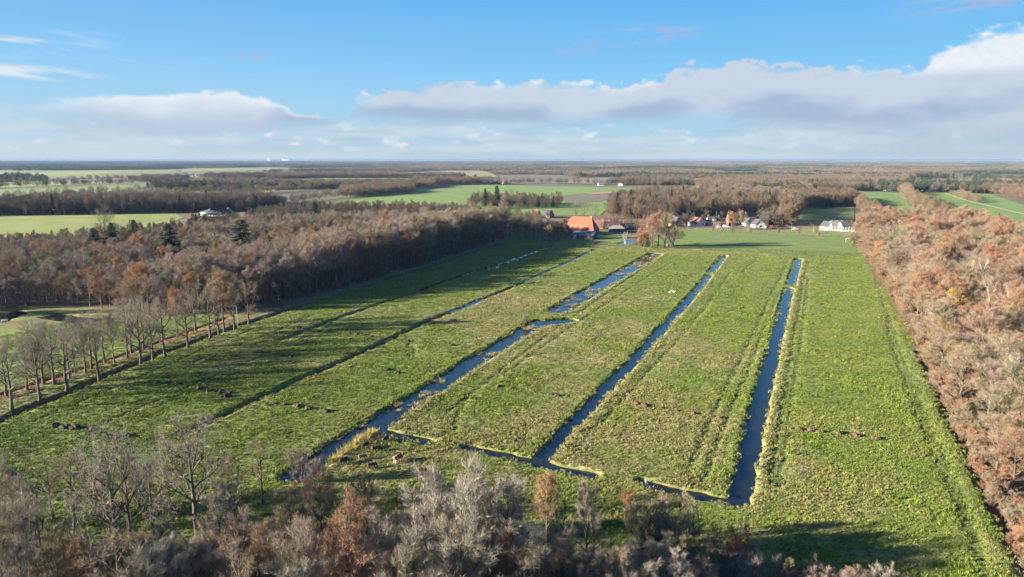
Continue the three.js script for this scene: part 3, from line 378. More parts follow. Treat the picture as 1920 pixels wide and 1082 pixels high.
  // fringe of bare crowns along the bottom edge
  for (let k = 0; k < 30; k++) { const u = 15 + k * 45 + (R() - 0.5) * 26, v = 1125 + R() * 60, kind = ['fluffA', 'fluffC', 'fluffB', 'oakC', 'fluffA', 'copperB'][Math.floor(R() * 6)], hue = kind === 'copperB' ? 'rust' : ['silver', 'grey', 'tan', 'pink', 'silver', 'olive'][Math.floor(R() * 6)], [x, z] = G(u, v); plant(kind, hue, x, z, tallOf(u, v, (u > 1250 ? 1030 : 1000) + R() * 42), `${ORD[k] ?? (k + 1) + (k % 10 === 0 ? 'st' : k % 10 === 1 ? 'nd' : k % 10 === 2 ? 'rd' : 'th')} ${kind === 'copperB' ? 'rusty' : 'bare'} tree of the fringe on the bottom edge, from the left`.replace('nearest', 'first'), 'fringe of trees on the bottom edge', R() * 6.28, 0.95 + R() * 0.25); }
  // two rows of oaks along the track: front row on the dark ditch, back row on the lawn side
  const front = [[22, 769], [75, 750], [125, 731], [186, 711], [264, 682], [287, 673], [310, 669], [353, 653], [394, 634], [411, 629], [440, 617], [466, 608]], back = [[13, 743], [51, 731], [69, 731], [82, 720], [101, 720], [131, 710], [142, 700], [161, 698], [172, 691], [197, 680], [214, 681], [239, 672], [247, 662], [269, 655], [300, 643], [333, 632], [367, 621], [403, 609]];
  front.forEach(([u, v], k) => { const [x, z] = G(u, v); plant(['oakC', 'oakA', 'oakB'][k % 3], k > 7 && k % 2 ? 'tan' : 'grey', x, z, 14 + R() * 3, `${ORD[k]} bare oak of the row on the dark ditch, counted from the left`, 'oaks along the track', R() * 6.28, 0.9 + R() * 0.15); });
  back.forEach(([u, v], k) => { const [x, z] = G(u, v), kind = k === 15 ? 'orangeA' : ['oakB', 'oakC', 'tallD', 'oakA'][k % 4]; plant(kind, kind === 'orangeA' ? 'rust' : 'grey', x, z, 13 + R() * 4, `${ORD[k]} ${kind === 'orangeA' ? 'tree, orange-leaved,' : 'bare tree'} of the row on the lawn side, counted from the left`, 'oaks along the track', R() * 6.28, 0.85 + R() * 0.2); });
  // firs rising out of the left wood; landmark trees
  for (const [u, v, vt, kind, label, wide] of [[180, 492, 426, 'firA', 'dark fir, left of the close pair above the left wood', 1.7], [214, 490, 416, 'firB', 'dark fir, right of the close pair above the left wood', 1.2], [255, 474, 411, 'firA', 'smaller dark fir before the pale field', 1.5], [320, 512, 418, 'firB', 'broad ragged fir in the middle of the left wood', 1.7], [455, 500, 410, 'firB', 'largest dark fir standing above the left wood', 1.8], [368, 432, 400, 'firA', 'dark fir beside the green tank', 1], [590, 412, 378, 'firB', 'dark evergreen right of the dark-roofed house', 1.6], [910, 392, 352, 'firA', 'left of two pines in the middle copse', 1], [932, 392, 347, 'firB', 'right of two pines in the middle copse', 1], [1293, 420, 376, 'firA', 'dark spruce behind the white gabled cottage', 1], [1335, 412, 372, 'firA', 'dark spruce behind the brick house with the dormer', 1], [1904, 560, 505, 'firA', 'green pine near the right edge of the copper wood', 0.8]]) { const [x, z] = G(u, v); plant(kind, 'fir', x, z, tallOf(u, v, vt), label, undefined, R() * 6.28, wide); }
  { const [x, z] = G(200, 478); plant('oakA', 'olive', x, z, tallOf(200, 478, 402), 'round-headed bare oak standing before the pale left field'); }
  for (const [u, v, vt, kind, hue, label] of [[1892, 778, 635, 'birchA', 'silver', 'tall white birch in the copper wood near the right edge'], [1862, 640, 512, 'birchB', 'pink', 'white birch deeper in the copper wood, below the green pine'], [1826, 570, 468, 'birchB', 'tan', 'pale double-stemmed birch in the middle of the copper wood'], [1786, 632, 545, 'yellowA', 'tan', 'golden-leaved tree in the copper wood'], [1838, 888, 868, 'orangeB', 'rust', 'small orange shrub at the foot of the copper wood'], [420, 622, 516, 'orangeA', 'tan', 'orange-crowned tree where the oak row meets the left wood'], [1372, 431, 399, 'yellowA', 'brown', 'left of two clipped golden street trees'], [1388, 431, 398, 'yellowA', 'tan', 'right of two clipped golden street trees'], [1050, 606, 586, 'bushB', 'pink', 'small bare sapling at the far tip of the reedy ditch']]) { const [x, z] = G(kind === 'bushB' ? 985 : u, v); plant(kind, hue, x, z, tallOf(u, v, vt), label, undefined, R() * 6.28, kind === 'yellowA' ? 0.9 : 1); }
  // copse in front of the street meadow and trees about the farm
  const farm = [[1222, 464, 410, 'copperB', 'rust', 'rust-leaved tree, left of the copse right of the farm pond'], [1246, 465, 407, 'fluffA', 'olive', 'olive bare tree, right of the copse by the farm pond'], [1234, 461, 404, 'copperB', 'rust', 'tallest rust-leaved tree of the copse by the farm pond'], [1203, 462, 432, 'orangeB', 'rust', 'bright orange shrub left of the copse by the pond'], [1214, 466, 438, 'firA', 'fir', 'dark small yew at the front of the copse'], [1260, 463, 416, 'fluffB', 'olive', 'rightmost bare tree of the copse by the farm pond'], [1000, 450, 398, 'tallB', 'olive', 'tall olive bare tree left of the red barn'], [1030, 451, 425, 'copperB', 'rust', 'rust-leaved low tree before the red barn'], [1014, 449, 405, 'tallA', 'grey', 'thin grey tree between the farm and the left wood'], [1060, 449, 414, 'tallC', 'tan', 'thin bare tree before the barn, left of the blue shed'], [975, 448, 402, 'tallB', 'olive', 'bare tree where the left wood ends at the farm'], [1172, 456, 430, 'birchB', 'silver', 'slim pale saplings by the farm pond'], [1078, 412, 384, 'oakA', 'olive', 'left of three bare oaks behind the red barn'], [1096, 411, 384, 'oakB', 'olive', 'middle of three bare oaks behind the red barn'], [1116, 410, 386, 'oakA', 'olive', 'right of three bare oaks behind the red barn'], [880, 420, 380, 'oakB', 'brown', 'round brown tree at the far tip of the left wood'], [945, 410, 366, 'tallD', 'pink', 'pinkish bare tree by the gabled cottages'], [1600, 462, 436, 'bushA', 'olive', 'dark round bush at the corner of the copper wood']];
  for (const [u, v, vt, kind, hue, label] of farm) { const [x, z] = G(u, v); plant(kind, hue, x, z, tallOf(u, v, vt), label, undefined, R() * 6.28, kind.startsWith('fluff') || kind === 'copperB' ? 1.25 : 1); }
  // young street trees with rusty leaves
  [[1337, 433], [1355, 434], [1373, 436], [1407, 438], [1444, 436], [1460, 438], [1498, 440], [1531, 438], [1536, 443]].forEach(([u, v], k) => { const [x, z] = G(u, v); plant('orangeB', 'brown', x, z, 3.4 + R() * 1.6, `rusty young street tree, ${k ? ORD[k] : 'first'} from the brick house along the road`, 'young trees along the road', R() * 6.28, 0.7); });
}

// ---------------------------------------------------------------- the two woods: the trees that show, then the rest
{ const R = RNG(9), spots = [];
  scatter(woodLeft, 6.2, R, (x, z) => { if (inside(pondGlade, x, z)) return; const [dl] = toLine(edgeLeft, x, z); if (dl < 5) return; spots.push({ w: 'left', x, z, edge: dl }); });
  scatter(woodRight, 7.4, R, (x, z) => { const [dl] = toLine(woodEdge, x, z); if (dl < 1.5) return; spots.push({ w: 'right', x, z, edge: dl }); });
  for (const s of spots) { const n = fbm(s.x / 45 + 8, s.z / 45, 3), r = R(); s.turn = R() * 6.28; const far = clamp((-s.z - 350) / 180);
    if (s.w === 'left') { s.h = 10.5 + R() ** 1.3 * 5.5 + (fbm(s.x / 35, s.z / 35, 2) - 0.5) * 5 + 7.5 * smooth(80, 25, s.edge) * smooth(-270, -350, s.z); s.wide = 1.05 + R() * 0.35;
      if (r < 0.07 + 0.10 * far * smooth(0.45, 0.6, n)) { s.kind = r < 0.055 ? 'copperA' : R() < 0.5 ? 'copperA' : 'orangeA'; s.hue = 'rust'; } else { s.kind = ['tallA', 'tallB', 'tallC', 'tallD', 'oakC'][Math.floor(R() * 5)]; s.hue = n > 0.56 ? (R() < 0.4 ? 'pink' : R() < 0.5 ? 'grey' : 'mauve') : n > 0.46 ? (R() < 0.6 ? 'grey' : 'brown') : R() < 0.5 ? 'olive' : R() < 0.6 ? 'grey' : 'brown'; } }
    else { s.h = 10.5 + R() ** 1.3 * 7 + (fbm(s.x / 25, s.z / 25 + 6, 2) - 0.5) * 5; s.wide = 1.2 + R() * 0.45; if (s.edge < 5) s.h *= 0.85;
      if (r < 0.24 + 0.34 * far) { s.kind = R() < 0.5 ? 'copperA' : 'copperB'; s.hue = R() < 0.6 ? 'rust' : 'tan'; } else if (r > 0.965) { s.kind = 'orangeA'; s.hue = 'rust'; } else if (r > 0.93) { s.kind = 'birchA'; s.hue = 'silver'; s.h = Math.min(s.h, 14.5); } else { s.kind = ['fluffA', 'oakA', 'fluffC', 'tallD', 'tallB', 'oakB'][Math.floor(R() * 6)]; s.hue = n > 0.6 ? (R() < 0.35 ? 'mauve' : 'brown') : n > 0.42 ? (R() < 0.7 ? 'tan' : 'olive') : R() < 0.5 ? 'olive' : R() < 0.5 ? 'tan' : 'pink'; } }
    s.d = Math.hypot(s.x, s.z); s.seen = inFrame(s.x, s.z, s.h * 0.6, 30); s.rank = s.d + (s.w === 'left' ? Math.min(s.edge, 60) * 2.2 : s.edge * 0.6) + (s.seen ? 0 : 1e4); }
  const what = { tall: 'bare tree', oakC: 'bare oak', fluf: 'bushy bare tree', copp: 'rust-leaved tree', oran: 'orange-leaved tree', birc: 'white-stemmed birch' }, tone = { grey: 'grey-brown', pink: 'pinkish', mauve: 'mauve', olive: 'olive', brown: 'brown', tan: 'tan', rust: 'rusty', silver: 'pale' };
  const rest = { left: [], right: [] }, nth = (n) => ORD[n - 1] ?? n + (n % 10 === 1 ? 'st' : n % 10 === 2 ? 'nd' : n % 10 === 3 ? 'rd' : 'th');
  for (const w of ['left', 'right']) { const l = spots.filter(s => s.w === w).sort((a, b) => a.rank - b.rank), cap = w === 'left' ? 85 : 90;
    const count = {}; l.forEach((s, k) => { if (k < cap && s.seen) { const kk = s.kind.slice(0, 4), edge = w === 'left' ? s.edge < 16 : s.edge < 14, adj = kk === 'copp' || kk === 'oran' || kk === 'birc' ? '' : tone[s.hue] + ' ', label = `${adj}${what[kk] ?? what.tall} ${edge ? (w === 'left' ? 'on the left wood edge' : 'on the right wood edge') : (w === 'left' ? 'inside the left wood' : 'inside the right wood')}`; const n = count[label] = (count[label] ?? 0) + 1; plant(s.kind, s.hue, s.x, s.z, s.h, edge ? `${nth(n)} ${label}, from its near end` : label, label.replace(/ (on|inside) /, 's $1 '), s.turn, s.wide); }
      else rest[w].push([TREE[s.kind].whole, s.x, s.z, s.h / TREE[s.kind].H, s.h / TREE[s.kind].H * s.wide, s.turn, jitterHue(HUE[s.hue], R), heightAt(s.x, s.z) - 0.05]); }); }
  mass('woodland', 'mixed bare woodland left of the meadow, dark on its shaded side', rest.left);
  mass('woodland', 'sunlit copper and tan woodland right of the meadow', rest.right);
  console.log('woods', rest.left.length, rest.right.length);
  // undergrowth below the near thicket and along the edge of the right wood
  const low = [];
  scatter(boxed(P([[-120, 1090], [0, 1030], [200, 1045], [500, 1010], [740, 1035], [1000, 1075], [1300, 1085], [1680, 1105], [1700, 1250], [-150, 1250]])), 3.0, R, (x, z) => { const s = 0.35 + R() * 0.55; low.push([TREE[R() < 0.5 ? 'bushA' : 'bushB'].whole, x, z, s, s * 1.2, R() * 6.28, jitterHue(HUE[['grey', 'pink', 'tan', 'silver', 'olive'][Math.floor(R() * 5)]], R), heightAt(x, z)]); });
  const edge = woodEdge; for (let k = 1; k < edge.length; k++) { const L = Math.hypot(edge[k][0] - edge[k - 1][0], edge[k][1] - edge[k - 1][1]); for (let d = 0; d < L; d += 1.3) { const t = d / L, off = R() * 5 - 0.6, x = mix(edge[k - 1][0], edge[k][0], t) + off * 0.93, z = mix(edge[k - 1][1], edge[k][1], t) + off * 0.36, s = 0.25 + R() * 0.5, o = R(); low.push([(o < 0.25 ? TREE.orangeB : o < 0.6 ? TREE.bushA : TREE.bushB).whole, x, z, s, s * 1.3, R() * 6.28, jitterHue(HUE[o < 0.25 ? 'brown' : R() < 0.6 ? 'tan' : 'rust'], R), heightAt(x, z)]); } }
  scatter(woodLeft, 5.5, R, (x, z) => { const [dl] = toLine(edgeLeft, x, z); if (dl > 45 || dl < 4 || inside(pondGlade, x, z)) return; const s = 0.4 + R() * 0.6; low.push([TREE[R() < 0.5 ? 'bushA' : 'bushB'].whole, x, z, s, s * 1.2, R() * 6.28, jitterHue(HUE[R() < 0.5 ? 'dark' : 'brown'], R), 0]); });
  mass('undergrowth', 'low twiggy undergrowth and brambles beneath and beside the trees', low);
}

// ---------------------------------------------------------------- sward: patches of tall grass blades over the meadow, reeds in the water
{ const R = RNG(17);
  const patch = (seed, n, rad, tall, w) => { const Q = RNG(seed), C = new MB(); for (let k = 0; k < n; k++) { const a = Q() * 6.283, r = Math.sqrt(Q()) * rad, cx = Math.cos(a) * r, cz = Math.sin(a) * r, th = tall * (0.45 + Q() * 0.9), g0 = 0.72 + Q() * 0.55, dr = Q(); for (let b = 0; b < 6; b++) { const q = Q() * 6.283, l = 0.35 + Q() * 0.7, bx = cx + (Q() - 0.5) * 0.3, bz = cz + (Q() - 0.5) * 0.3, h = th * (0.6 + Q() * 0.6), g = g0 * (0.8 + Q() * 0.4), ww = w * (0.6 + Q() * 0.8); const col = dr > 0.74 ? [g * 1.38, g * 1.22, g * 1.6] : [g, g, g]; C.tri([bx + Math.sin(q) * ww, -0.05, bz - Math.cos(q) * ww], [bx - Math.sin(q) * ww, -0.05, bz + Math.cos(q) * ww], [bx + Math.cos(q) * h * l, h, bz + Math.sin(q) * h * l], col); } }
    const g = C.geo(), nn = g.attributes.normal.array; for (let k = 0; k < nn.length; k += 3) { nn[k + 1] += 0.8; const l = Math.hypot(nn[k], nn[k + 1], nn[k + 2]); nn[k] /= l; nn[k + 1] /= l; nn[k + 2] /= l; } return g; };
  const P3 = [patch(1, 22, 1.1, 0.20, 0.055), patch(2, 20, 1.2, 0.25, 0.06), patch(3, 24, 1.0, 0.17, 0.05)], reed = patch(4, 9, 0.6, 1.0, 0.05), list = [], reeds = [];
  for (let s = 52; s < 520; ) { const step = s < 190 ? 1.3 : s < 300 ? 1.8 : 2.6; for (let t = -255; t < 80; t += step) { const ts = t + (R() - 0.5) * step, sv = s + (R() - 0.5) * step, x = ts * -AZ + sv * AX, z = ts * AX + sv * AZ; if (!inFrame(x, z, 0, 25)) continue; const l = land(x, z); if ((l.rough < 0.06 && l.wet < 0.1) || l.wet > 0.3 || R() > 0.35 + l.rough) continue; const k = (0.5 + l.rough * 0.75) * (0.7 + R() * 0.6) * (0.75 + 0.7 * smooth(0.3, 0.8, fbm(x / 9, z / 9 + 70, 2))), c = jitterHue(l.c, R, 0.2), wd = step / 1.9 + 0.3; list.push([P3[Math.floor(R() * 3)], x, z, k, wd, R() * 6.28, [c[0] * 1.05, c[1] * 1.02, c[2]], l.h]); } s += step; }
  for (const d of ditches) if (d.reeds) for (let k = 1; k < d.pts.length; k++) { const [a, b] = d.pts[k - 1], [c, e] = d.pts[k], L = Math.hypot(c - a, e - b); for (let q = 0; q < L; q += 0.45) { const t = q / L, nx = -(e - b) / L, nz = (c - a) / L, off = (R() * 2 - 1) * (d.hw + 0.7), x = mix(a, c, t) + nx * off, z = mix(b, e, t) + nz * off, n = fbm(x / 7 + 20, z / 7, 3) + 0.16 * smooth(0.4, 1, Math.abs(off) / (d.hw + 0.7)) + (d.hw > 3 ? 0.04 : 0); if (n < 0.61) continue; const sc = 0.5 + R() * 0.5; reeds.push([reed, x, z, sc * 0.8, sc * 1.5, R() * 6.28, jitterHue(R() < 0.6 ? grassy.straw : grassy.olive, R, 0.2), d.level - 0.05]); } }
  // yellow reeds on the near bank by the cattle
  { const [a, b] = G(618, 868), [c, e] = G(705, 808); for (let k = 0; k < 90; k++) { const t = R(), o = (R() - 0.5) * 1.6; reeds.push([reed, mix(a, c, t) + o, mix(b, e, t) + o, 0.9 + R() * 0.7, 1.1, R() * 6.28, jitterHue([0.34, 0.30, 0.08], R, 0.2), -0.4]); } }
  mass('meadow_grass', 'tufted meadow grass with pale dry tips on the strips', list); mass('reeds', 'straw-coloured reeds growing in the wide ditch', reeds);
  console.log('grass', list.length, reeds.length);
}

// ---------------------------------------------------------------- far land: fields, woods, lines of trees
const extraFields = [], farFields = [
  [[[-220, 472], [0, 458], [160, 442], [300, 427], [345, 408], [330, 401], [250, 402], [120, 404], [0, 407], [-220, 411]], [0.150, 0.196, 0.017], 'pale sunlit pasture'],
  [[[600, 395], [545, 388], [600, 378], [700, 366], [778, 357], [905, 346], [1050, 350], [1250, 353], [1195, 366], [1150, 382], [1125, 404], [1050, 404], [930, 398], [850, 404], [740, 392]], [0.110, 0.196, 0.018], 'broad green pasture'],
  [[[1488, 416], [1602, 415], [1602, 390], [1488, 392]], [0.100, 0.139, 0.021], 'paddock'], [[[1640, 412], [1745, 412], [1705, 384], [1692, 362], [1608, 357], [1612, 382]], [0.100, 0.186, 0.019], 'green pasture'],
  [[[1780, 422], [1830, 430], [1920, 452], [2010, 466], [2010, 402], [1920, 385], [1856, 364], [1706, 360], [1708, 374], [1740, 396]], [0.105, 0.191, 0.020], 'long green pasture'],
  [[[1690, 350], [1845, 352], [1812, 337], [1722, 335]], [0.100, 0.175, 0.021], 'far pasture'], [[[-100, 337], [180, 330], [330, 323], [330, 318], [-100, 322]], [0.120, 0.165, 0.027], 'far pasture'], [[[-80, 372], [180, 360], [400, 349], [530, 342], [530, 337], [200, 346], [-80, 356]], [0.100, 0.155, 0.021], 'striped pasture'], [[[250, 376], [500, 362], [530, 355], [300, 363]], [0.115, 0.175, 0.018], 'green strip'], [[[340, 322], [510, 318], [505, 314], [340, 316]], [0.160, 0.165, 0.036], 'far stubble'], [[[350, 335], [590, 327], [580, 323], [350, 328]], [0.120, 0.165, 0.027], 'far pasture'], [[[820, 343], [890, 341], [885, 334], [830, 336]], [0.110, 0.175, 0.021], 'far pasture'], [[[1290, 345], [1380, 346], [1370, 341], [1300, 340]], [0.110, 0.175, 0.021], 'far pasture'], [[[1080, 338], [1180, 337], [1170, 333], [1090, 334]], [0.110, 0.175, 0.021], 'far pasture'], [[[1590, 337], [1700, 336], [1690, 331], [1600, 332]], [0.110, 0.175, 0.021], 'far pasture'],
];
{
  const tile = rgbTile(512, (x, y) => { const k = 0.8 + (tileNoise(x, y, 5, 8, 31) - 0.5) * 0.5 + (tileNoise(x, y * 0.25, 3, 24, 32) - 0.5) * 0.2; return [k, k, k]; });
  const sheet = (list, y, col, name, label) => { const pts = P(list), g = new THREE.ShapeGeometry(new THREE.Shape(pts.map(p => new THREE.Vector2(p[0], -p[1])))); g.rotateX(-Math.PI / 2); g.translate(0, y, 0); const p = g.attributes.position, uv = new Float32Array(p.count * 2); for (let k = 0; k < p.count; k++) { uv[k * 2] = p.getX(k) / 140; uv[k * 2 + 1] = p.getZ(k) / 140; } g.setAttribute('uv', new THREE.BufferAttribute(uv, 2)); return put(new THREE.Mesh(g, mat(...col, 1, { map: tile })), name, label, null, null, 'structure'); };
  farFields.forEach(([l, c, label]) => sheet(l, 0.25, c, 'field', label + ' among the far woods'));
  sheet([[1056, 367], [1120, 359], [1215, 357], [1228, 361], [1170, 368], [1122, 379], [1060, 381]], 0.5, [0.105, 0.085, 0.055], 'field', 'bare brown plot on the broad pasture');
  sheet([[1096, 362], [1150, 359], [1190, 360], [1110, 365]], 0.75, [0.26, 0.17, 0.10], 'field', 'strip of pale bare soil in the brown plot');
  sheet([[1752, 347], [1800, 347], [1805, 343], [1752, 343]], 0.5, [0.24, 0.13, 0.09], 'field', 'reddish bare strip behind the far farm');
  // village road and farm drive
  const road = mat(0.16, 0.15, 0.145, 0.9), strip = (list, w, y, m, name, label) => { const pts = P(list), S = []; for (let k = 0; k < pts.length; k++) { const a = pts[Math.max(0, k - 1)], b = pts[Math.min(pts.length - 1, k + 1)], l = Math.hypot(b[0] - a[0], b[1] - a[1]); S.push([pts[k], -(b[1] - a[1]) / l * w, (b[0] - a[0]) / l * w]); } const M = new MB(); for (let k = 1; k < S.length; k++) { const e = (q, s) => [q[0][0] + q[1] * s, y, q[0][1] + q[2] * s]; M.quad(e(S[k - 1], 1), e(S[k], 1), e(S[k], -1), e(S[k - 1], -1), [1, 1, 1]); } return put(new THREE.Mesh(M.geo(false), m), name, label, null, null, 'structure'); };
  strip([[1180, 420], [1290, 426], [1400, 431], [1500, 435], [1610, 440]], 3, 0.16, road, 'road', 'grey village road before the houses');
  strip([[1120, 437], [1160, 437.5], [1200, 436], [1240, 431]], 2.5, 0.16, mat(0.42, 0.36, 0.28), 'path', 'pale sandy yard behind the farm sheds');
  strip([[1500, 412], [1560, 413], [1615, 420]], 2, 0.5, mat(0.40, 0.36, 0.30), 'path', 'pale sandy path above the white houses');
  strip([[1770, 362], [1810, 376], [1860, 388], [1920, 402], [1990, 420]], 1.5, 0.5, mat(0.30, 0.28, 0.16), 'path', 'pale track across the right pastures');
}
{ // open farmland between the far woods
  const R = RNG(61), flat = [[0.10, 0.16, 0.022], [0.13, 0.165, 0.03], [0.15, 0.145, 0.055], [0.09, 0.15, 0.022], [0.12, 0.10, 0.06]];
  for (let k = 0; k < 26; k++) { const d = 2000 + R() ** 1.3 * 5500, az = (R() ** 1.5 * 76 - 40) / 57.3, w = 60 + R() * 170 * (d / 3500), l = 150 + R() * 260 * (d / 4000 + 0.3), cx = Math.sin(az) * d, cz = -Math.cos(az) * d, t = (R() - 0.5) * 0.5, c = Math.cos(t), q = Math.sin(t), pts = [[-w, -l], [w, -l * 0.9], [w * 0.95, l], [-w * 1.05, l * 0.9]].map(([a, b]) => [cx + a * c - b * q, cz + a * q + b * c]); extraFields.push(pts);
    const M = new MB(), e = pts.map(p => [p[0], 0.3 + k * 0.05, p[1]]); M.quad(e[3], e[2], e[1], e[0], [1, 1, 1]); put(new THREE.Mesh(M.geo(false), mat(...flat[Math.floor(R() * 5)], 1)), 'field', 'open field between the far woods', null, null, 'structure'); } }
{ const R = RNG(23), list = [], far = [], fieldBoxes = [...farFields.map(f => boxed(P(f[0]))), ...extraFields.map(boxed)], clear = (x, z) => fieldBoxes.some(b => inside(b, x, z));
  const shadedHue = { grey: [0.104, 0.091, 0.073], brown: [0.094, 0.068, 0.046], pink: [0.124, 0.093, 0.075], mauve: [0.109, 0.084, 0.076], olive: [0.106, 0.095, 0.056], tan: [0.149, 0.112, 0.072], rust: [0.133, 0.086, 0.058], dark: [0.079, 0.067, 0.052] }, tones = [shadedHue.grey, shadedHue.brown, shadedHue.pink, shadedHue.mauve, shadedHue.olive, shadedHue.tan], tone = (x, z, warm) => { const n = fbm(x / 160 + 3, z / 160, 3), k = R(); let h = tones[Math.min(5, Math.floor(clamp((n - 0.3) * 2.4) * 4 + k * 2))]; if (R() < warm) h = shadedHue.rust; return jitterHue(h, R, 0.2); };  // far twig colours darkened: the shaded half of each crown is painted in
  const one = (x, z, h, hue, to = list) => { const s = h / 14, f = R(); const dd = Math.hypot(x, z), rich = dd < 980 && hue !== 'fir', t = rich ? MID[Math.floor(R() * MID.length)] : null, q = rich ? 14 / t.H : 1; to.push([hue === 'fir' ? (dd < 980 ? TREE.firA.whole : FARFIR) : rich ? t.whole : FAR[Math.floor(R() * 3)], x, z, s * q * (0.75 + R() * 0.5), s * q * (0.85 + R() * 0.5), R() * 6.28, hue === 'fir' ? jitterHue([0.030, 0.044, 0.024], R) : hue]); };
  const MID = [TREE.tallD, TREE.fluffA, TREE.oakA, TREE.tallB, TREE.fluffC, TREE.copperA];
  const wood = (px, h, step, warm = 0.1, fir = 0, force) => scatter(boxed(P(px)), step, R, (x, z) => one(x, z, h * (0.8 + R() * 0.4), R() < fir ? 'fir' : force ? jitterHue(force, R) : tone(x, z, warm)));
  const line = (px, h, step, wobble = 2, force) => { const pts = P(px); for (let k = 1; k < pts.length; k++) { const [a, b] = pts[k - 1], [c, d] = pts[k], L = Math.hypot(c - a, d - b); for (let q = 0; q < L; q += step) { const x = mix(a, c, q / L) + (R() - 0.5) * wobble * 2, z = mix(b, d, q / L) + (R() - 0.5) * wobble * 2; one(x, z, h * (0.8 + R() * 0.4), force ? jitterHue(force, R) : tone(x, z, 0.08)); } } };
  // woods within a kilometre or so
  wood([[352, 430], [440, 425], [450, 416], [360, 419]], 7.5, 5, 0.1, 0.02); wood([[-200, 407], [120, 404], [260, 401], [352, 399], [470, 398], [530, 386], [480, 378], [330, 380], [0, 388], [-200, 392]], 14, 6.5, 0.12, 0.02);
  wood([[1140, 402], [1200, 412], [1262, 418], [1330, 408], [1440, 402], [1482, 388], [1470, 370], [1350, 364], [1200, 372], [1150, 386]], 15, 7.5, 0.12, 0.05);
  wood([[1140, 409], [1210, 412], [1212, 400], [1150, 397]], 13, 7, 0.05, 0, shadedHue.tan);
  wood([[1486, 390], [1600, 388], [1600, 373], [1490, 375]], 15, 6, 0.3, 0, shadedHue.brown);
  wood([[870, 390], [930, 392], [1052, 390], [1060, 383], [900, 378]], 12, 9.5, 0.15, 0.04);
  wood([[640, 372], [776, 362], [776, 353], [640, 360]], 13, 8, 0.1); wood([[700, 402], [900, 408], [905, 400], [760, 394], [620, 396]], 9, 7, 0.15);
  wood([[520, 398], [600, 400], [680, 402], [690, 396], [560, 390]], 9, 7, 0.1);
  wood([[1850, 360], [1935, 382], [1990, 372], [1880, 352]], 13, 8, 0.3, 0, shadedHue.rust); wood([[1778, 366], [1832, 384], [1840, 378], [1800, 364]], 8, 7, 0.2, 0, shadedHue.tan);
  wood([[1740, 350], [1860, 356], [1860, 350], [1760, 345]], 11, 12, 0.3); wood([[920, 440], [1000, 446], [1010, 425], [980, 415], [930, 422]], 11, 9, 0.1, 0.02, shadedHue.olive);
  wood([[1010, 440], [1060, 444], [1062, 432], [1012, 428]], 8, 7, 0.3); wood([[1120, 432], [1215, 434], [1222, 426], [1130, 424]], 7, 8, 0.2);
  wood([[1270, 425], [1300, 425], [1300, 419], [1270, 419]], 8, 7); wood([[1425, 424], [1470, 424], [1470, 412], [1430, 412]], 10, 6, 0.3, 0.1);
  wood([[450, 416], [520, 412], [600, 402], [590, 396], [480, 402]], 8, 7, 0.05, 0.01, shadedHue.grey);
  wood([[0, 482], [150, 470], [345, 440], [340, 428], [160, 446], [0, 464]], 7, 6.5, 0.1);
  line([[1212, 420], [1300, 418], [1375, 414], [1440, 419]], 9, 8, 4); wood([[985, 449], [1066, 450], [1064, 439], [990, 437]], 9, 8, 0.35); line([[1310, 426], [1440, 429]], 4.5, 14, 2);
  line([[1470, 424], [1478, 408], [1492, 388]], 16, 5, 5, shadedHue.tan); line([[1480, 424], [1488, 408], [1500, 390]], 15, 5, 4, shadedHue.tan); line([[1638, 420], [1620, 398], [1606, 378]], 13, 5, 5, shadedHue.tan); line([[1768, 420], [1726, 398], [1704, 378], [1694, 362]], 14, 5, 5, shadedHue.tan); line([[1790, 420], [1742, 396], [1712, 374]], 13, 7, 4, shadedHue.olive); line([[1694, 362], [1690, 352]], 12, 7);
  line([[170, 374], [350, 364], [512, 352]], 12, 8, 1.5, shadedHue.olive); line([[60, 382], [250, 374], [500, 361]], 8, 12, 3); line([[200, 347], [440, 337], [560, 332]], 13, 9, 3); line([[-80, 356], [140, 348], [205, 346]], 14, 5, 12); line([[-80, 378], [160, 366], [300, 358]], 12, 9, 4); line([[530, 383], [640, 370], [776, 359]], 12, 6, 4); line([[440, 366], [640, 352], [770, 348]], 13, 5, 14); line([[-60, 345], [200, 338], [420, 330]], 12, 8, 5); line([[0, 392], [130, 385], [140, 372]], 13, 6, 10, shadedHue.mauve);
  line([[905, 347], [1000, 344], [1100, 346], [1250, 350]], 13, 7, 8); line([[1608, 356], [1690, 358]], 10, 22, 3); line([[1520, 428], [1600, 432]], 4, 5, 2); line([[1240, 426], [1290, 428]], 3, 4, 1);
  // the wooded country beyond, to the horizon
  const wooded = (x, z, d) => { const az = Math.atan2(x, -z) * 57.3; let th = curve([[-40, 0.56], [-14, 0.53], [-8, 0.43], [10, 0.38], [22, 0.40], [40, 0.43]], az) - smooth(3500, 7000, d) * 0.10; return fbm(x / 420 + 11, z / 620 + 2, 4) > th; };
  for (let z = -1150; z > -2400; z -= 9.5) for (let x = z * 0.78; x < -z * 0.78; x += 9.5) { const px = x + (R() - 0.5) * 8, pz = z + (R() - 0.5) * 8, d = Math.hypot(px, pz), az = Math.atan2(px, -pz) * 57.3; if (d < (az < -6 ? 1500 : az < 14 ? 1700 : az < 22 ? 1350 : 1480) || clear(px, pz) || !wooded(px, pz, d)) continue; one(px, pz, 13 + R() * 4, fbm(px / 300 + 90, pz / 200, 3) > (az > -8 ? 0.52 : 0.62) && R() < 0.8 ? 'fir' : tone(px, pz, 0.12), far); }
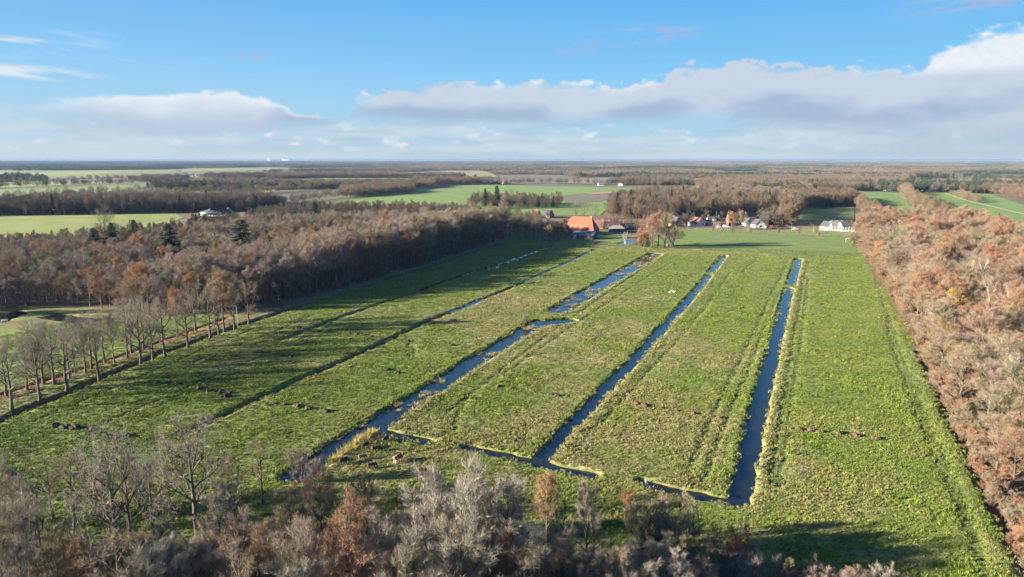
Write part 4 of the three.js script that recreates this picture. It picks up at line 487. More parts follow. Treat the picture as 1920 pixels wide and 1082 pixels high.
  const stands = []; for (let step = 50, z = -2400; z > -15000; z -= step) { step = z > -6000 ? 48 : 60; for (let x = z * 0.76; x < -z * 0.76; x += step) { const px = x + (R() - 0.5) * 40, pz = z + (R() - 0.5) * 40, d = Math.hypot(px, pz); if (clear(px, pz) || !wooded(px, pz, d)) continue; const f = fbm(px / 500 + 90, pz / 330, 3) > 0.54, s = 0.9 + R() * 0.3; stands.push([STAND[Math.floor(R() * 3)], px, pz, s, 1.05 * step / 48, R() * 6.28, f ? jitterHue([0.035, 0.046, 0.028], R) : tone(px, pz, 0.1)]); } }
  mass('far_woods', 'woods, hedgerows and tree lines between the pastures', list); mass('far_woods', 'wooded country beyond the pastures', far); mass('far_woods', 'hazy woodland reaching to the horizon', stands);
  console.log('far', list.length, far.length, stands.length);
}

// low wooded rise that closes the horizon
{ const B = new MB(), at = (k, y, r) => { const a = (-46 + k * 0.25) / 57.3; return [Math.sin(a) * r, y, -Math.cos(a) * r]; }, top = (k) => 57.5 + 2.2 * fbm(k / 26, 3.1, 4) + 1.2 * noise(k * 1.7, 9);
  for (let k = 0; k < 368; k++) { const g = 0.8 + 0.4 * noise(k * 2.3, 1); B.quad(at(k, 0, 17600), at(k + 1, 0, 17600), at(k + 1, top(k + 1), 18600), at(k, top(k), 18600), [0.055 * g, 0.055 * g, 0.048 * g]); B.quad(at(k, top(k), 18600), at(k + 1, top(k + 1), 18600), at(k + 1, 0, 19600), at(k, 0, 19600), [0.055 * g, 0.055 * g, 0.048 * g]); }
  put(new THREE.Mesh(B.geo(), woodMat), 'hills', 'low wooded rise along the horizon', null, null, 'structure'); }

// ---------------------------------------------------------------- buildings
const M = { slate: mat(0.045, 0.045, 0.048, 0.95), redTile: mat(0.32, 0.088, 0.046, 0.85), brownTile: mat(0.115, 0.055, 0.042, 0.85), greyRoof: mat(0.15, 0.145, 0.14, 0.95), blueRoof: mat(0.085, 0.105, 0.155, 0.45), black: mat(0.024, 0.022, 0.022, 1), white: mat(0.60, 0.59, 0.56, 0.8), cream: mat(0.62, 0.58, 0.5, 0.8), brick: mat(0.33, 0.17, 0.115, 0.9), darkBrick: mat(0.14, 0.062, 0.048, 0.9), timber: mat(0.07, 0.06, 0.055, 0.9), green: mat(0.05, 0.16, 0.13, 0.6), glass: mat(0.03, 0.035, 0.04, 0.08), ridge: mat(0.62, 0.6, 0.57, 0.8), pale: mat(0.66, 0.66, 0.65, 0.7), grey: mat(0.36, 0.37, 0.38, 0.7) };
function house(o) { // ridge along local x; local +z is the front
  const { L, W, E, R, hip = 0, over = 0.35 } = o, g = new THREE.Group(), [x, z] = G(o.u, o.v); g.position.set(x, o.base ?? 0, z); g.rotation.y = o.turn ?? 0;
  const wall = new MB(), a = L / 2, b = W / 2, q = (...p) => wall.quad(...p, [1, 1, 1]);
  q([-a, -0.3, b], [a, -0.3, b], [a, E, b], [-a, E, b]); q([a, -0.3, -b], [-a, -0.3, -b], [-a, E, -b], [a, E, -b]); q([a, -0.3, b], [a, -0.3, -b], [a, E, -b], [a, E, b]); q([-a, -0.3, -b], [-a, -0.3, b], [-a, E, b], [-a, E, -b]);
  if (!hip) { wall.tri([a, E, b], [a, E, -b], [a, R - 0.12, 0], [1, 1, 1]); wall.tri([-a, E, -b], [-a, E, b], [-a, R - 0.12, 0], [1, 1, 1]); }
  part(g, 'wall', wall.geo(false), o.wall);
  const k = (R - E) / b, lo = E - over * k, A = a + (hip ? over : 0.25), B = b + over, rx = a - hip + (hip ? 0 : 0.25), rf = new MB(), th = 0.18, e = [[-A, lo, B], [A, lo, B], [A, lo, -B], [-A, lo, -B]], t = [[-rx, R, 0], [rx, R, 0]], dn = (p) => [p[0], p[1] - th, p[2]], f = (list) => { for (let i = 2; i < list.length; i++) rf.tri(list[0], list[i - 1], list[i], [1, 1, 1]); };
  f([e[0], e[1], t[1], t[0]]); f([e[2], e[3], t[0], t[1]]); f([dn(e[1]), dn(e[0]), dn(t[0]), dn(t[1])]); f([dn(e[3]), dn(e[2]), dn(t[1]), dn(t[0])]);
  if (hip) { f([e[1], e[2], t[1]]); f([e[3], e[0], t[0]]); for (let i = 0; i < 4; i++) f([dn(e[i]), dn(e[(i + 1) % 4]), e[(i + 1) % 4], e[i]]); } else { f([dn(e[0]), dn(e[1]), e[1], e[0]]); f([dn(e[2]), dn(e[3]), e[3], e[2]]); f([e[1], dn(e[1]), dn(t[1]), t[1]]); f([t[1], dn(t[1]), dn(e[2]), e[2]]); f([e[3], dn(e[3]), dn(t[0]), t[0]]); f([t[0], dn(t[0]), dn(e[0]), e[0]]); }
  const roof = part(g, 'roof', rf.geo(false), o.roof);
  part(roof, 'ridge_cap', new MB().box(-rx, rx, R - 0.05, R + 0.14, -0.18, 0.18).geo(false), o.cap ?? o.roof);
  for (const c of o.chimneys ?? []) part(roof, 'chimney', new MB().box(c - 0.28, c + 0.28, R - 1.2, R + 0.8, -0.28, 0.28).geo(false), o.chim ?? M.brick);
  const win = (name, cx, cy, w, h, face, m = M.glass) => { const fr = new MB(), pn = new MB(), put2 = (mb, x0, x1, y0, y1, d0, d1) => face === 'front' ? mb.box(x0, x1, y0, y1, b + d0, b + d1) : face === 'right' ? mb.box(a + d0, a + d1, y0, y1, -x1, -x0) : mb.box(-a - d1, -a - d0, y0, y1, x0, x1); put2(fr, cx - w / 2 - 0.1, cx + w / 2 + 0.1, cy - 0.1, cy + h + 0.1, -0.05, 0.05); put2(pn, cx - w / 2, cx + w / 2, cy, cy + h, 0.0, 0.07); const p = part(g, name, fr.geo(false), o.trim ?? M.white); part(p, name === 'door' ? 'leaf' : 'pane', pn.geo(false), m); };
  for (const [cx, cy, w, h, face = 'front'] of o.windows ?? []) win('window', cx, cy, w, h, face);
  for (const [cx, w, h, face = 'front', m = M.timber] of o.doors ?? []) win('door', cx, 0.02, w, h, face, m);
  for (const [cx, w] of o.dormers ?? []) { const y0 = E - 0.3, d = new MB(); d.box(cx - w / 2, cx + w / 2, y0, y0 + w * 0.95, b - 2.6, b + 0.03); const dm = part(g, 'dormer', d.geo(false), o.dormerMat ?? M.white), r2 = new MB(), yy = y0 + w * 0.95, top = yy + w * 0.5; r2.quad([cx - w / 2 - 0.2, yy - 0.1, b + 0.2], [cx, top, b + 0.2], [cx, top, b - 3.6], [cx - w / 2 - 0.2, yy - 0.1, b - 3], [1, 1, 1]); r2.quad([cx, top, b + 0.2], [cx + w / 2 + 0.2, yy - 0.1, b + 0.2], [cx + w / 2 + 0.2, yy - 0.1, b - 3], [cx, top, b - 3.6], [1, 1, 1]); r2.tri([cx - w / 2, yy, b + 0.035], [cx + w / 2, yy, b + 0.035], [cx, top - 0.15, b + 0.035], [1, 1, 1]); part(dm, 'dormer_roof', r2.geo(false), o.roof); part(dm, 'pane', new MB().box(cx - w * 0.28, cx + w * 0.28, y0 + 0.45, y0 + w * 0.85, b, b + 0.08).geo(false), M.glass); }
  for (const [cx, s] of o.skylights ?? []) { const sl = part(roof, 'skylight', new THREE.BoxGeometry(0.7, 0.12, 1.1), M.grey); sl.position.set(cx, mix(E, R, s) + 0.08, b * (1 - s)); sl.rotation.x = Math.atan2(R - E, b); }
  return put(g, o.name ?? 'house', o.label, o.cat ?? 'house', o.group);
}
const row = (n, L, y, w, h, face) => Array.from({ length: n }, (_, k) => [(k + 0.5) / n * L - L / 2, y, w, h, face]);
house({ name: 'barn', cat: 'barn', u: 1090, v: 437.5, L: 25, W: 20, E: 3.2, R: 13.4, hip: 4.2, turn: -0.35, wall: M.darkBrick, roof: M.redTile, over: 0.5, label: 'large barn with a bright orange-red hipped tile roof', skylights: [[-6.5, 0.33], [-3.2, 0.33], [1.2, 0.33], [4.6, 0.33]], doors: [[4, 3.5, 3, 'right']], chimneys: [8], chim: M.white });
house({ name: 'farmhouse', u: 1122, v: 428.5, L: 10, W: 8, E: 3.2, R: 7.8, turn: -0.35, wall: M.darkBrick, roof: M.brownTile, label: 'brick farmhouse joined behind the orange-roofed barn', windows: row(2, 9, 1, 1.1, 1.8, 'front'), chimneys: [3] });
house({ name: 'shed', cat: 'shed', u: 1096, v: 447, L: 17, W: 11, E: 3.2, R: 5.4, turn: -0.42, wall: M.timber, roof: M.blueRoof, label: 'open shed with a blue-grey metal roof before the barn', doors: [[-6, 2.6, 2.8, 'front', M.grey], [0, 4, 2.8], [5.2, 4, 2.8]] });
house({ name: 'shed', cat: 'shed', u: 1157, v: 434, L: 13, W: 9, E: 2.8, R: 5, hip: 3, turn: -0.2, wall: M.darkBrick, roof: M.greyRoof, label: 'low dark brick shed with a grey hipped roof in the yard', doors: [[4, 2, 2.2]] });
house({ name: 'shed', cat: 'shed', u: 1176, v: 431, L: 14, W: 10, E: 2.6, R: 5.5, turn: 0.3, wall: M.timber, roof: M.black, label: 'black-roofed timber shed right of the low brick shed', doors: [[0, 3, 2.3]] });
house({ name: 'shed', cat: 'shed', u: 1148, v: 424, L: 22, W: 11, E: 2.8, R: 6, turn: -0.3, wall: M.timber, roof: M.brownTile, label: 'long shed with a dark brown roof behind the low brick shed', doors: [[3, 3, 2.5]] });
[[947, 408, 'left'], [972, 409, 'second'], [1003, 407, 'third'], [1028, 408, 'right']].forEach(([u, v, w], k) => house({ name: 'cottage', u, v, L: 9.5, W: 7.5, E: 3, R: 8, turn: [1.15, 1.3, -0.6, -0.75][k], wall: [M.brick, M.brick, M.darkBrick, M.brick][k], roof: [M.brownTile, M.greyRoof, M.brownTile, M.slate][k], label: { left: 'brick gabled cottage, leftmost of four behind the farm trees', second: 'brick cottage with a grey roof, second of four from the left', third: 'dark cottage, third of four behind the farm trees', right: 'brick gabled cottage with a slate roof, rightmost of four' }[w], windows: [[-1.5, 1, 1, 1.4, 'right'], [1.5, 1, 1, 1.4, 'right'], [0, 4, 0.9, 1.2, 'right'], [-2, 1, 1, 1.4, 'left'], [2, 1, 1, 1.4, 'left'], ...row(2, 9, 1, 1.1, 1.4, 'front')], chimneys: [2] }));
house({ name: 'cottage', u: 955, v: 424, L: 9, W: 6.5, E: 3, R: 6.5, turn: -1.0, wall: M.white, roof: M.brownTile, label: 'small white cottage with a dark red roof beside the left wood', windows: [[-1.3, 1, 1, 1.3, 'right'], [1.3, 1, 1, 1.3, 'right'], ...row(2, 8, 1, 1, 1.3, 'front')] });
house({ u: 1228, v: 426, L: 14, W: 9, E: 3.5, R: 9.5, hip: 3, turn: 0.1, wall: M.brick, roof: mat(0.33, 0.10, 0.055), label: 'brick house with a red hipped roof behind the pond copse', windows: row(3, 12, 1, 1.2, 1.5, 'front'), chimneys: [0] });
house({ u: 1266, v: 424.5, L: 12, W: 8, E: 3.2, R: 8.8, turn: -1.35, wall: M.brick, roof: M.slate, label: 'brick house showing its steep gable to the road', windows: [[-1.8, 1, 1.1, 1.4, 'right'], [1.8, 1, 1.1, 1.4, 'right'], [0, 4.2, 1.2, 1.3, 'right']], chimneys: [-3] });
house({ u: 1306, v: 423, L: 13, W: 9, E: 3, R: 7.6, turn: -1.15, wall: M.white, roof: M.brownTile, label: 'white gabled cottage left of the brick house with the dormer', windows: [[-2.2, 0.9, 1.3, 1.5, 'right'], [2.4, 0.9, 1.3, 1.5, 'right'], [0, 4, 1, 1.1, 'right'], ...row(3, 11, 0.9, 1.2, 1.4, 'front')], doors: [[0.1, 1, 2.1, 'right']] });
house({ u: 1337, v: 423, L: 11, W: 9, E: 4.4, R: 8.6, turn: 0, wall: mat(0.44, 0.24, 0.18, 0.9), roof: M.slate, label: 'brick house with a white dormer and end chimneys', windows: [[-4.2, 1.2, 1, 1.9, 'front'], [-2, 1.2, 1, 1.9, 'front'], [2, 1.2, 1, 1.9, 'front'], [4.2, 1.2, 1, 1.9, 'front']], doors: [[0, 1.1, 2.4]], dormers: [[0, 2.4]], chimneys: [-4.9, 4.9] });
house({ u: 1381, v: 421, L: 17, W: 11, E: 4.6, R: 11, turn: 0.02, wall: M.darkBrick, roof: M.slate, label: 'large long house behind the two golden trees', windows: [...row(7, 16, 1, 1.1, 1.9, 'front')], doors: [[0.1, 1, 0.9]], chimneys: [-7.8, 7.8], skylights: [[-6.8, 0.6], [-5.8, 0.6]] });
house({ u: 1401, v: 423, L: 9, W: 7, E: 3, R: 7, turn: -1.4, wall: M.white, roof: M.slate, label: 'white gabled annex right of the large long house', windows: [[0, 3.6, 1, 1, 'right'], [-1.6, 0.9, 1, 1.4, 'right']] });
house({ u: 1421, v: 426, L: 11, W: 9, E: 2.8, R: 7.2, turn: -1.5, wall: M.white, roof: M.slate, label: 'white gable house beside the red hedge', windows: [[-1, 3.8, 0.9, 1.2, 'right'], [1, 3.8, 0.9, 1.2, 'right'], [0, 0.6, 2, 1.6, 'right']] });
house({ u: 1432, v: 421, L: 13, W: 12, E: 3, R: 8.5, turn: -0.8, wall: M.timber, roof: M.black, name: 'barn', cat: 'barn', label: 'black barn behind the white gable house', doors: [[0, 3, 2.6]] });
house({ u: 1551, v: 431, L: 10, W: 7.5, E: 3.2, R: 7.2, turn: -1.25, wall: M.white, roof: M.slate, label: 'small white gabled house, leftmost of the white row', windows: [[-1.6, 1, 1, 1.3, 'right'], [1.6, 1, 1, 1.3, 'right'], [0, 4, 0.9, 1, 'right']] });
house({ u: 1568, v: 432, L: 10.5, W: 8, E: 4, R: 8, turn: -0.05, wall: M.white, roof: M.greyRoof, label: 'white grey-roofed house in the middle of the white row', windows: row(4, 10, 1, 1.1, 1.9, 'front'), dormers: [[1.5, 2.2]], chimneys: [-4, 4] });
house({ u: 1587, v: 433, L: 10, W: 8, E: 4, R: 7.6, turn: -0.05, wall: M.white, roof: M.slate, label: 'white dark-roofed house, right of the white row', windows: row(4, 9.5, 1, 1.1, 1.9, 'front'), chimneys: [3.6] });
house({ u: 1607, v: 430, L: 8, W: 8, E: 3.4, R: 6.4, turn: 0.1, wall: M.brick, roof: mat(0.30, 0.10, 0.06), label: 'small red brick house at the tip of the copper wood', windows: row(2, 7, 1, 1.1, 1.3, 'front') });
house({ name: 'barn', cat: 'barn', u: 1752, v: 359, L: 50, W: 18, E: 3, R: 8, turn: 0.08, wall: M.white, roof: mat(0.20, 0.17, 0.18), label: 'very long low barn with white gables on the far right pasture', doors: [[8, 6, 2.4], [-12, 5, 2.2]] });
house({ u: 1784, v: 357, L: 13, W: 10, E: 4, R: 11, hip: 3, turn: 0.3, wall: M.brick, roof: M.redTile, label: 'far house with a red hipped roof right of the long barn', windows: row(3, 11, 1, 1.3, 1.6, 'front') });
house({ u: 1801, v: 360, L: 9, W: 7, E: 3, R: 7, turn: -1.3, wall: M.pale, roof: M.greyRoof, label: 'small white far cottage left of the green barn', windows: [[0, 1, 1.4, 1.5, 'right']] });
house({ name: 'barn', cat: 'barn', u: 1814, v: 361, L: 20, W: 12, E: 4, R: 7.5, turn: 0.1, wall: M.green, roof: mat(0.06, 0.07, 0.09), label: 'dark green far barn', doors: [[0, 4, 3, 'front', M.black]] });
house({ name: 'barn', cat: 'barn', u: 1837, v: 360, L: 18, W: 20, E: 3.2, R: 7.2, turn: 1.5, wall: M.timber, roof: mat(0.32, 0.32, 0.32), label: 'grey-roofed open far barn at the right', doors: [[0, 8, 2.6, 'left', M.white]] });
house({ name: 'silage_cover', cat: 'tarpaulin', u: 1606, v: 353, L: 16, W: 12, E: 0.8, R: 5.5, hip: 4, turn: 0.1, wall: M.pale, roof: M.pale, label: 'white tarpaulin-covered heap, left of two on the far pasture' });
house({ name: 'silage_cover', cat: 'tarpaulin', u: 1663, v: 358, L: 12, W: 9, E: 0.6, R: 5, hip: 3.5, turn: 0.2, wall: M.pale, roof: M.pale, label: 'white tarpaulin-covered heap, right of two on the far pasture' });
house({ name: 'barn', cat: 'barn', u: 428, v: 408, L: 20, W: 16, E: 4, R: 9.5, turn: -1.3, wall: M.timber, roof: M.greyRoof, cap: M.pale, label: 'barn with a pale-edged gable behind the green tank', doors: [[0, 6, 4, 'right', M.white]] });
house({ name: 'shed', cat: 'shed', u: 407, v: 411, L: 18, W: 8, E: 3, R: 4, turn: 0.1, wall: M.pale, roof: M.pale, label: 'low white shed at the foot of the green tank' });
house({ u: 553, v: 399, L: 15, W: 11, E: 3.6, R: 10.5, turn: 0.15, wall: M.darkBrick, roof: M.black, label: 'house with a steep near-black roof beyond the left wood', chimneys: [-6], windows: row(3, 13, 1, 1.2, 1.5, 'front') });
house({ u: 946, v: 344.5, L: 17, W: 13, E: 3, R: 9, turn: -1.2, wall: M.cream, roof: M.brownTile, label: 'far cream gabled farmhouse at the edge of the broad pasture', windows: [[0, 1, 2, 2, 'right']] });
house({ u: 928, v: 344.5, L: 20, W: 11, E: 3, R: 6, turn: 0.1, name: 'barn', cat: 'barn', wall: M.timber, roof: M.slate, label: 'far dark barn left of the cream farmhouse', doors: [[0, 5, 2.5]] });
house({ u: 1127, v: 348, L: 13, W: 9, E: 3, R: 6.5, turn: 0.1, wall: M.pale, roof: M.greyRoof, label: 'far white house, left of two behind the brown plot', windows: row(3, 14, 1, 1.6, 1.8, 'front') });
house({ u: 1163, v: 348, L: 11, W: 10, E: 2.6, R: 6.5, turn: 1.4, wall: M.pale, roof: M.slate, label: 'far white-gabled house, right of two behind the brown plot', windows: [[0, 1, 2, 2, 'left']] });
[[295, 337.5, 0.1, 'leftmost'], [308, 336.5, 1.2, 'second'], [318, 336, 0.1, 'third'], [331, 337, -0.3, 'rightmost']].forEach(([u, v, t, w], k) => house({ name: 'barn', cat: 'barn', u, v, L: 22, W: 15, E: 4, R: 9, turn: t, wall: [M.pale, M.brick, M.pale, M.timber][k], roof: [M.greyRoof, M.brownTile, mat(0.5, 0.5, 0.5), M.greyRoof][k], label: `${w} building of the far farm on the left pastures`, doors: [[0, 6, 3]] }));
house({ name: 'warehouse', cat: 'warehouse', u: 504, v: 303.5, L: 60, W: 60, E: 48, R: 54, turn: 0.1, wall: M.pale, roof: M.pale, label: 'tall white works on the horizon', doors: [[0, 30, 14, 'front', M.grey]] });
house({ name: 'warehouse', cat: 'warehouse', u: 535, v: 303.5, L: 110, W: 60, E: 40, R: 44, turn: 0.1, wall: M.pale, roof: M.pale, label: 'long low white works on the horizon', doors: [[0, 40, 10, 'front', M.grey]] });
house({ name: 'shed', cat: 'shed', u: 1917, v: 459, L: 14, W: 10, E: 3, R: 5, turn: 0.2, wall: M.white, roof: mat(0.35, 0.45, 0.6, 0.4), label: 'pale blue-roofed shed at the right edge behind the copper wood', doors: [[0, 3, 2.3]] });
{ const g = new THREE.Group(), [x, z] = G(394, 409); g.position.set(x, 0, z); part(g, 'wall', new THREE.CylinderGeometry(9, 9, 6.4, 40).translate(0, 3.2, 0), M.green); const r = part(g, 'roof', new THREE.ConeGeometry(9.4, 2.6, 40).translate(0, 7.75, 0), mat(0.09, 0.13, 0.15, 0.6)); part(r, 'vent', new THREE.CylinderGeometry(0.5, 0.5, 0.8, 12).translate(0, 9.1, 0), M.grey); part(g, 'band', new THREE.CylinderGeometry(9.06, 9.06, 0.5, 40).translate(0, 6.0, 0), M.pale); put(g, 'storage_tank', 'round green tank with a low dark conical roof', 'tank'); }
// hedges in front of the houses
const hedge = (pts, h, w, hue, label) => { const R = RNG(pts[0][0] | 0), C = new MB(), Q = P(pts); for (let k = 1; k < Q.length; k++) { const [a, b] = Q[k - 1], [c, d] = Q[k], L = Math.hypot(c - a, d - b); for (let n = 0; n < L * 45; n++) { const t = R(), e = () => (R() - 0.5) * 0.5, p = [mix(a, c, t) + (R() - 0.5) * w, R() * h, mix(b, d, t) + (R() - 0.5) * w], f = 0.6 + R() * 0.8, col = hue.map(v => v * f); C.tri([p[0] + e(), p[1] + e() + 0.2, p[2] + e()], [p[0] + e(), p[1] + e() + 0.2, p[2] + e()], [p[0] + e(), p[1] + e() + 0.2, p[2] + e()], col); } } put(new THREE.Mesh(C.geo(), woodMat), 'hedge', label, 'hedge'); };
hedge([[1398, 429], [1430, 430.5]], 1.5, 1.2, [0.24, 0.085, 0.05], 'low red hedge before the white gable house'); hedge([[1444, 428], [1462, 429]], 2.6, 2.5, [0.33, 0.13, 0.05], 'orange hedge clump right of the white gable house'); hedge([[1548, 433.5], [1562, 434.2]], 1.3, 1.2, [0.27, 0.10, 0.06], 'red-brown hedge before the small white house'); hedge([[1225, 429], [1300, 428], [1330, 428]], 1.2, 1.4, [0.12, 0.12, 0.05], 'olive hedge along the road left of the brick house'); hedge([[1500, 433], [1545, 435]], 1.6, 1.6, [0.2, 0.14, 0.08], 'brown hedge left of the white row');

// ---------------------------------------------------------------- vans and cars parked by the road
function vehicle(u, v, turn, L, H, paint, van, label) { const g = new THREE.Group(), [x, z] = G(u, v); g.position.set(x, 0.16, z); g.rotation.y = turn;
  const prof = van ? [[-L / 2, 0.35], [L / 2, 0.35], [L / 2, 1.0], [L / 2 - 0.9, 1.15], [L / 2 - 1.6, H], [-L / 2, H]] : [[-L / 2, 0.35], [L / 2, 0.35], [L / 2, 0.8], [L / 2 - 1.1, 0.95], [L / 2 - 1.8, H], [-L / 2 + 0.9, H], [-L / 2 + 0.1, 0.95]], sh = new THREE.Shape(prof.map(p => new THREE.Vector2(...p))); part(g, 'body', new THREE.ExtrudeGeometry(sh, { depth: 1.7, bevelEnabled: true, bevelSize: 0.06, bevelThickness: 0.06, bevelSegments: 1 }).translate(0, 0, -0.85), paint);
  part(g, 'window', new MB().box(van ? L / 2 - 2.6 : -L / 2 + 0.9, L / 2 - 1.75, H * 0.66, H * 0.93, -0.925, 0.925).geo(false), M.glass);
  for (const sx of [-1, 1]) for (const sz of [-1, 1]) { const w = part(g, 'wheel', new THREE.CylinderGeometry(0.33, 0.33, 0.22, 16).rotateX(Math.PI / 2), M.black); w.position.set(sx * L * 0.31, 0.33, sz * 0.85); part(w, 'rim', new THREE.CylinderGeometry(0.18, 0.18, 0.24, 10).rotateX(Math.PI / 2), M.grey); }
  put(g, van ? 'van' : 'parked_car', label, van ? 'van' : 'car'); }
vehicle(1362, 427.5, 0.05, 5.6, 2.4, M.pale, true, 'white van parked before the large long house'); vehicle(1348, 427.5, 0.05, 4.3, 1.45, M.pale, false, 'white car left of the white van'); vehicle(1492, 431, 0.05, 4.3, 1.5, M.pale, false, 'white car alone on the road left of the white row'); vehicle(1435, 428.5, 1.2, 4.4, 2.1, M.pale, true, 'small white van beside the white gable house');

// ---------------------------------------------------------------- cattle
function cowGeo(pose, paint) { // forward is +x; smooth union of tapered bones, then marching cubes
  const hd = pose === 'graze' ? [[0.78, 1.12, 0, 0.24], [1.12, 0.72, 0, 0.17], [1.22, 0.48, 0.0, 0.15], [1.32, 0.20, 0, 0.095]] : [[0.78, 1.12, 0, 0.25], [1.12, 1.32, 0, 0.18], [1.28, 1.38, 0, 0.16], [1.52, 1.2, 0, 0.095]];
  const bones = [[[-0.72, 1.02, 0, 0.34], [0.0, 0.94, 0, 0.40]], [[0.0, 0.94, 0, 0.40], [0.68, 1.02, 0, 0.36]], [hd[0], hd[1]], [hd[1], hd[2]], [hd[2], hd[3]], [[-0.98, 1.14, 0, 0.05], [-1.06, 0.5, 0, 0.035]]];
  for (const s of [-1, 1]) { bones.push([[-0.74, 0.92, s * 0.2, 0.2], [-0.62, 0.62, s * 0.22, 0.13]], [[-0.62, 0.62, s * 0.22, 0.13], [-0.80, 0.38, s * 0.21, 0.08]], [[-0.80, 0.38, s * 0.21, 0.08], [-0.76, 0.04, s * 0.21, 0.075]], [[0.58, 0.86, s * 0.2, 0.18], [0.56, 0.42, s * 0.19, 0.1]], [[0.56, 0.42, s * 0.19, 0.1], [0.58, 0.04, s * 0.19, 0.075]], [[hd[2][0] - 0.02, hd[2][1] + 0.08, s * 0.1, 0.05], [hd[2][0] - 0.06, hd[2][1] + 0.12, s * 0.28, 0.03]], [[hd[2][0] - 0.02, hd[2][1] + 0.13, s * 0.08, 0.035], [hd[2][0] + 0.08, hd[2][1] + 0.36, s * 0.34, 0.02]]); }
  const n = 56, S = 1.75, mc = new MarchingCubes(n, new THREE.MeshStandardMaterial(), false, false, 40000), half = n / 2;
  for (let k = 0; k < n; k++) for (let j = 0; j < n; j++) for (let i = 0; i < n; i++) { const x = (i - half) / half * S, y = (j - half) / half * S + 0.8, z = (k - half) / half * S; let d = 9; for (const [a, b] of bones) { const ex = b[0] - a[0], ey = b[1] - a[1], ez = b[2] - a[2], t = clamp(((x - a[0]) * ex + (y - a[1]) * ey + (z - a[2]) * ez) / (ex * ex + ey * ey + ez * ez)), q = Math.hypot(x - a[0] - t * ex, y - a[1] - t * ey, z - a[2] - t * ez) - mix(a[3], b[3], t), h = clamp(0.5 + 0.5 * (d - q) / 0.07); d = mix(d, q, h) - 0.07 * h * (1 - h); } mc.field[i + j * n + k * n * n] = -d; }
  mc.isolation = 0; mc.update(); const c = mc.count ?? mc.geometry.drawRange.count, p = new Float32Array(c * 3), nn = new Float32Array(c * 3), col = new Float32Array(c * 3);
  for (let k = 0; k < c; k++) { const x = mc.positionArray[k * 3] * S, y = mc.positionArray[k * 3 + 1] * S + 0.8, z = mc.positionArray[k * 3 + 2] * S; p.set([x, y, z], k * 3); nn.set([mc.normalArray[k * 3], mc.normalArray[k * 3 + 1], mc.normalArray[k * 3 + 2]], k * 3); col.set(paint(x, y, z), k * 3); }
  const g = new THREE.BufferGeometry(); g.setAttribute('position', new THREE.BufferAttribute(p, 3)); g.setAttribute('normal', new THREE.BufferAttribute(nn, 3)); g.setAttribute('color', new THREE.BufferAttribute(col, 3)); return g; }
{ const hide = new THREE.MeshStandardMaterial({ vertexColors: true, roughness: 0.9 }), blk = [0.022, 0.019, 0.018], wht = [0.62, 0.58, 0.52], red = [0.20, 0.058, 0.026];
  const coats = { black: () => blk, brown: (x, y, z) => mix3([0.10, 0.045, 0.025], blk, noise(x * 2 + 5, y * 2 + z)), dun: () => [0.17, 0.12, 0.085], redwhite: (x, y, z) => (y < 0.55 && x < 0) || (x > 1.25) || noise(x * 2.2 + 3, z * 3 + y * 2) > 0.78 ? wht : red, pied: (x, y, z) => noise(x * 2.6 + 9, z * 2 + y * 2.2) > 0.5 ? wht : blk };
  const made = {}; const cow = (u, v, turn, pose, coat, s, label, group) => { const key = pose + coat; made[key] ??= cowGeo(pose, coats[coat]); const [x, z] = G(u, v), m = new THREE.Mesh(made[key], hide); m.position.set(x, heightAt(x, z) - 0.01, z); m.rotation.y = turn; m.scale.setScalar(s); put(m, 'cow', label, 'cow', group); };
  const herd = 'cattle grazing by the reedy ditch';
  cow(746, 866, 1.05, 'graze', 'redwhite', 1.15, 'large red-brown cow with white hind legs', herd); cow(723, 828, 1.2, 'graze', 'black', 0.95, 'black cow farthest from the near trees', herd); cow(685, 841, 1.1, 'graze', 'black', 0.95, 'black cow closest to the reedy ditch', herd); cow(705, 846, 0.5, 'graze', 'brown', 0.98, 'dark brown cow in the middle of the herd', herd); cow(679, 862, 0.7, 'graze', 'dun', 0.85, 'small dun cow among the herd', herd); cow(644, 870, 0.9, 'graze', 'black', 1.0, 'black cow half hidden by the near trees', herd); cow(697, 878, 0.4, 'graze', 'brown', 0.9, 'dark brown cow nearest to the thicket', herd);
  cow(1252, 462, 0.3, 'stand', 'pied', 1.1, 'black and white cow at the foot of the pond copse', 'cattle by the copse'); cow(1260, 461, 2.8, 'graze', 'pied', 1.1, 'black and white cow grazing right of the other by the copse', 'cattle by the copse'); cow(1653, 397, 0.2, 'stand', 'black', 1.1, 'dark cow on the far pasture, left of two', 'cattle on the far pasture'); cow(1660, 396, 0.1, 'graze', 'black', 1.1, 'dark cow on the far pasture, right of two', 'cattle on the far pasture');
}
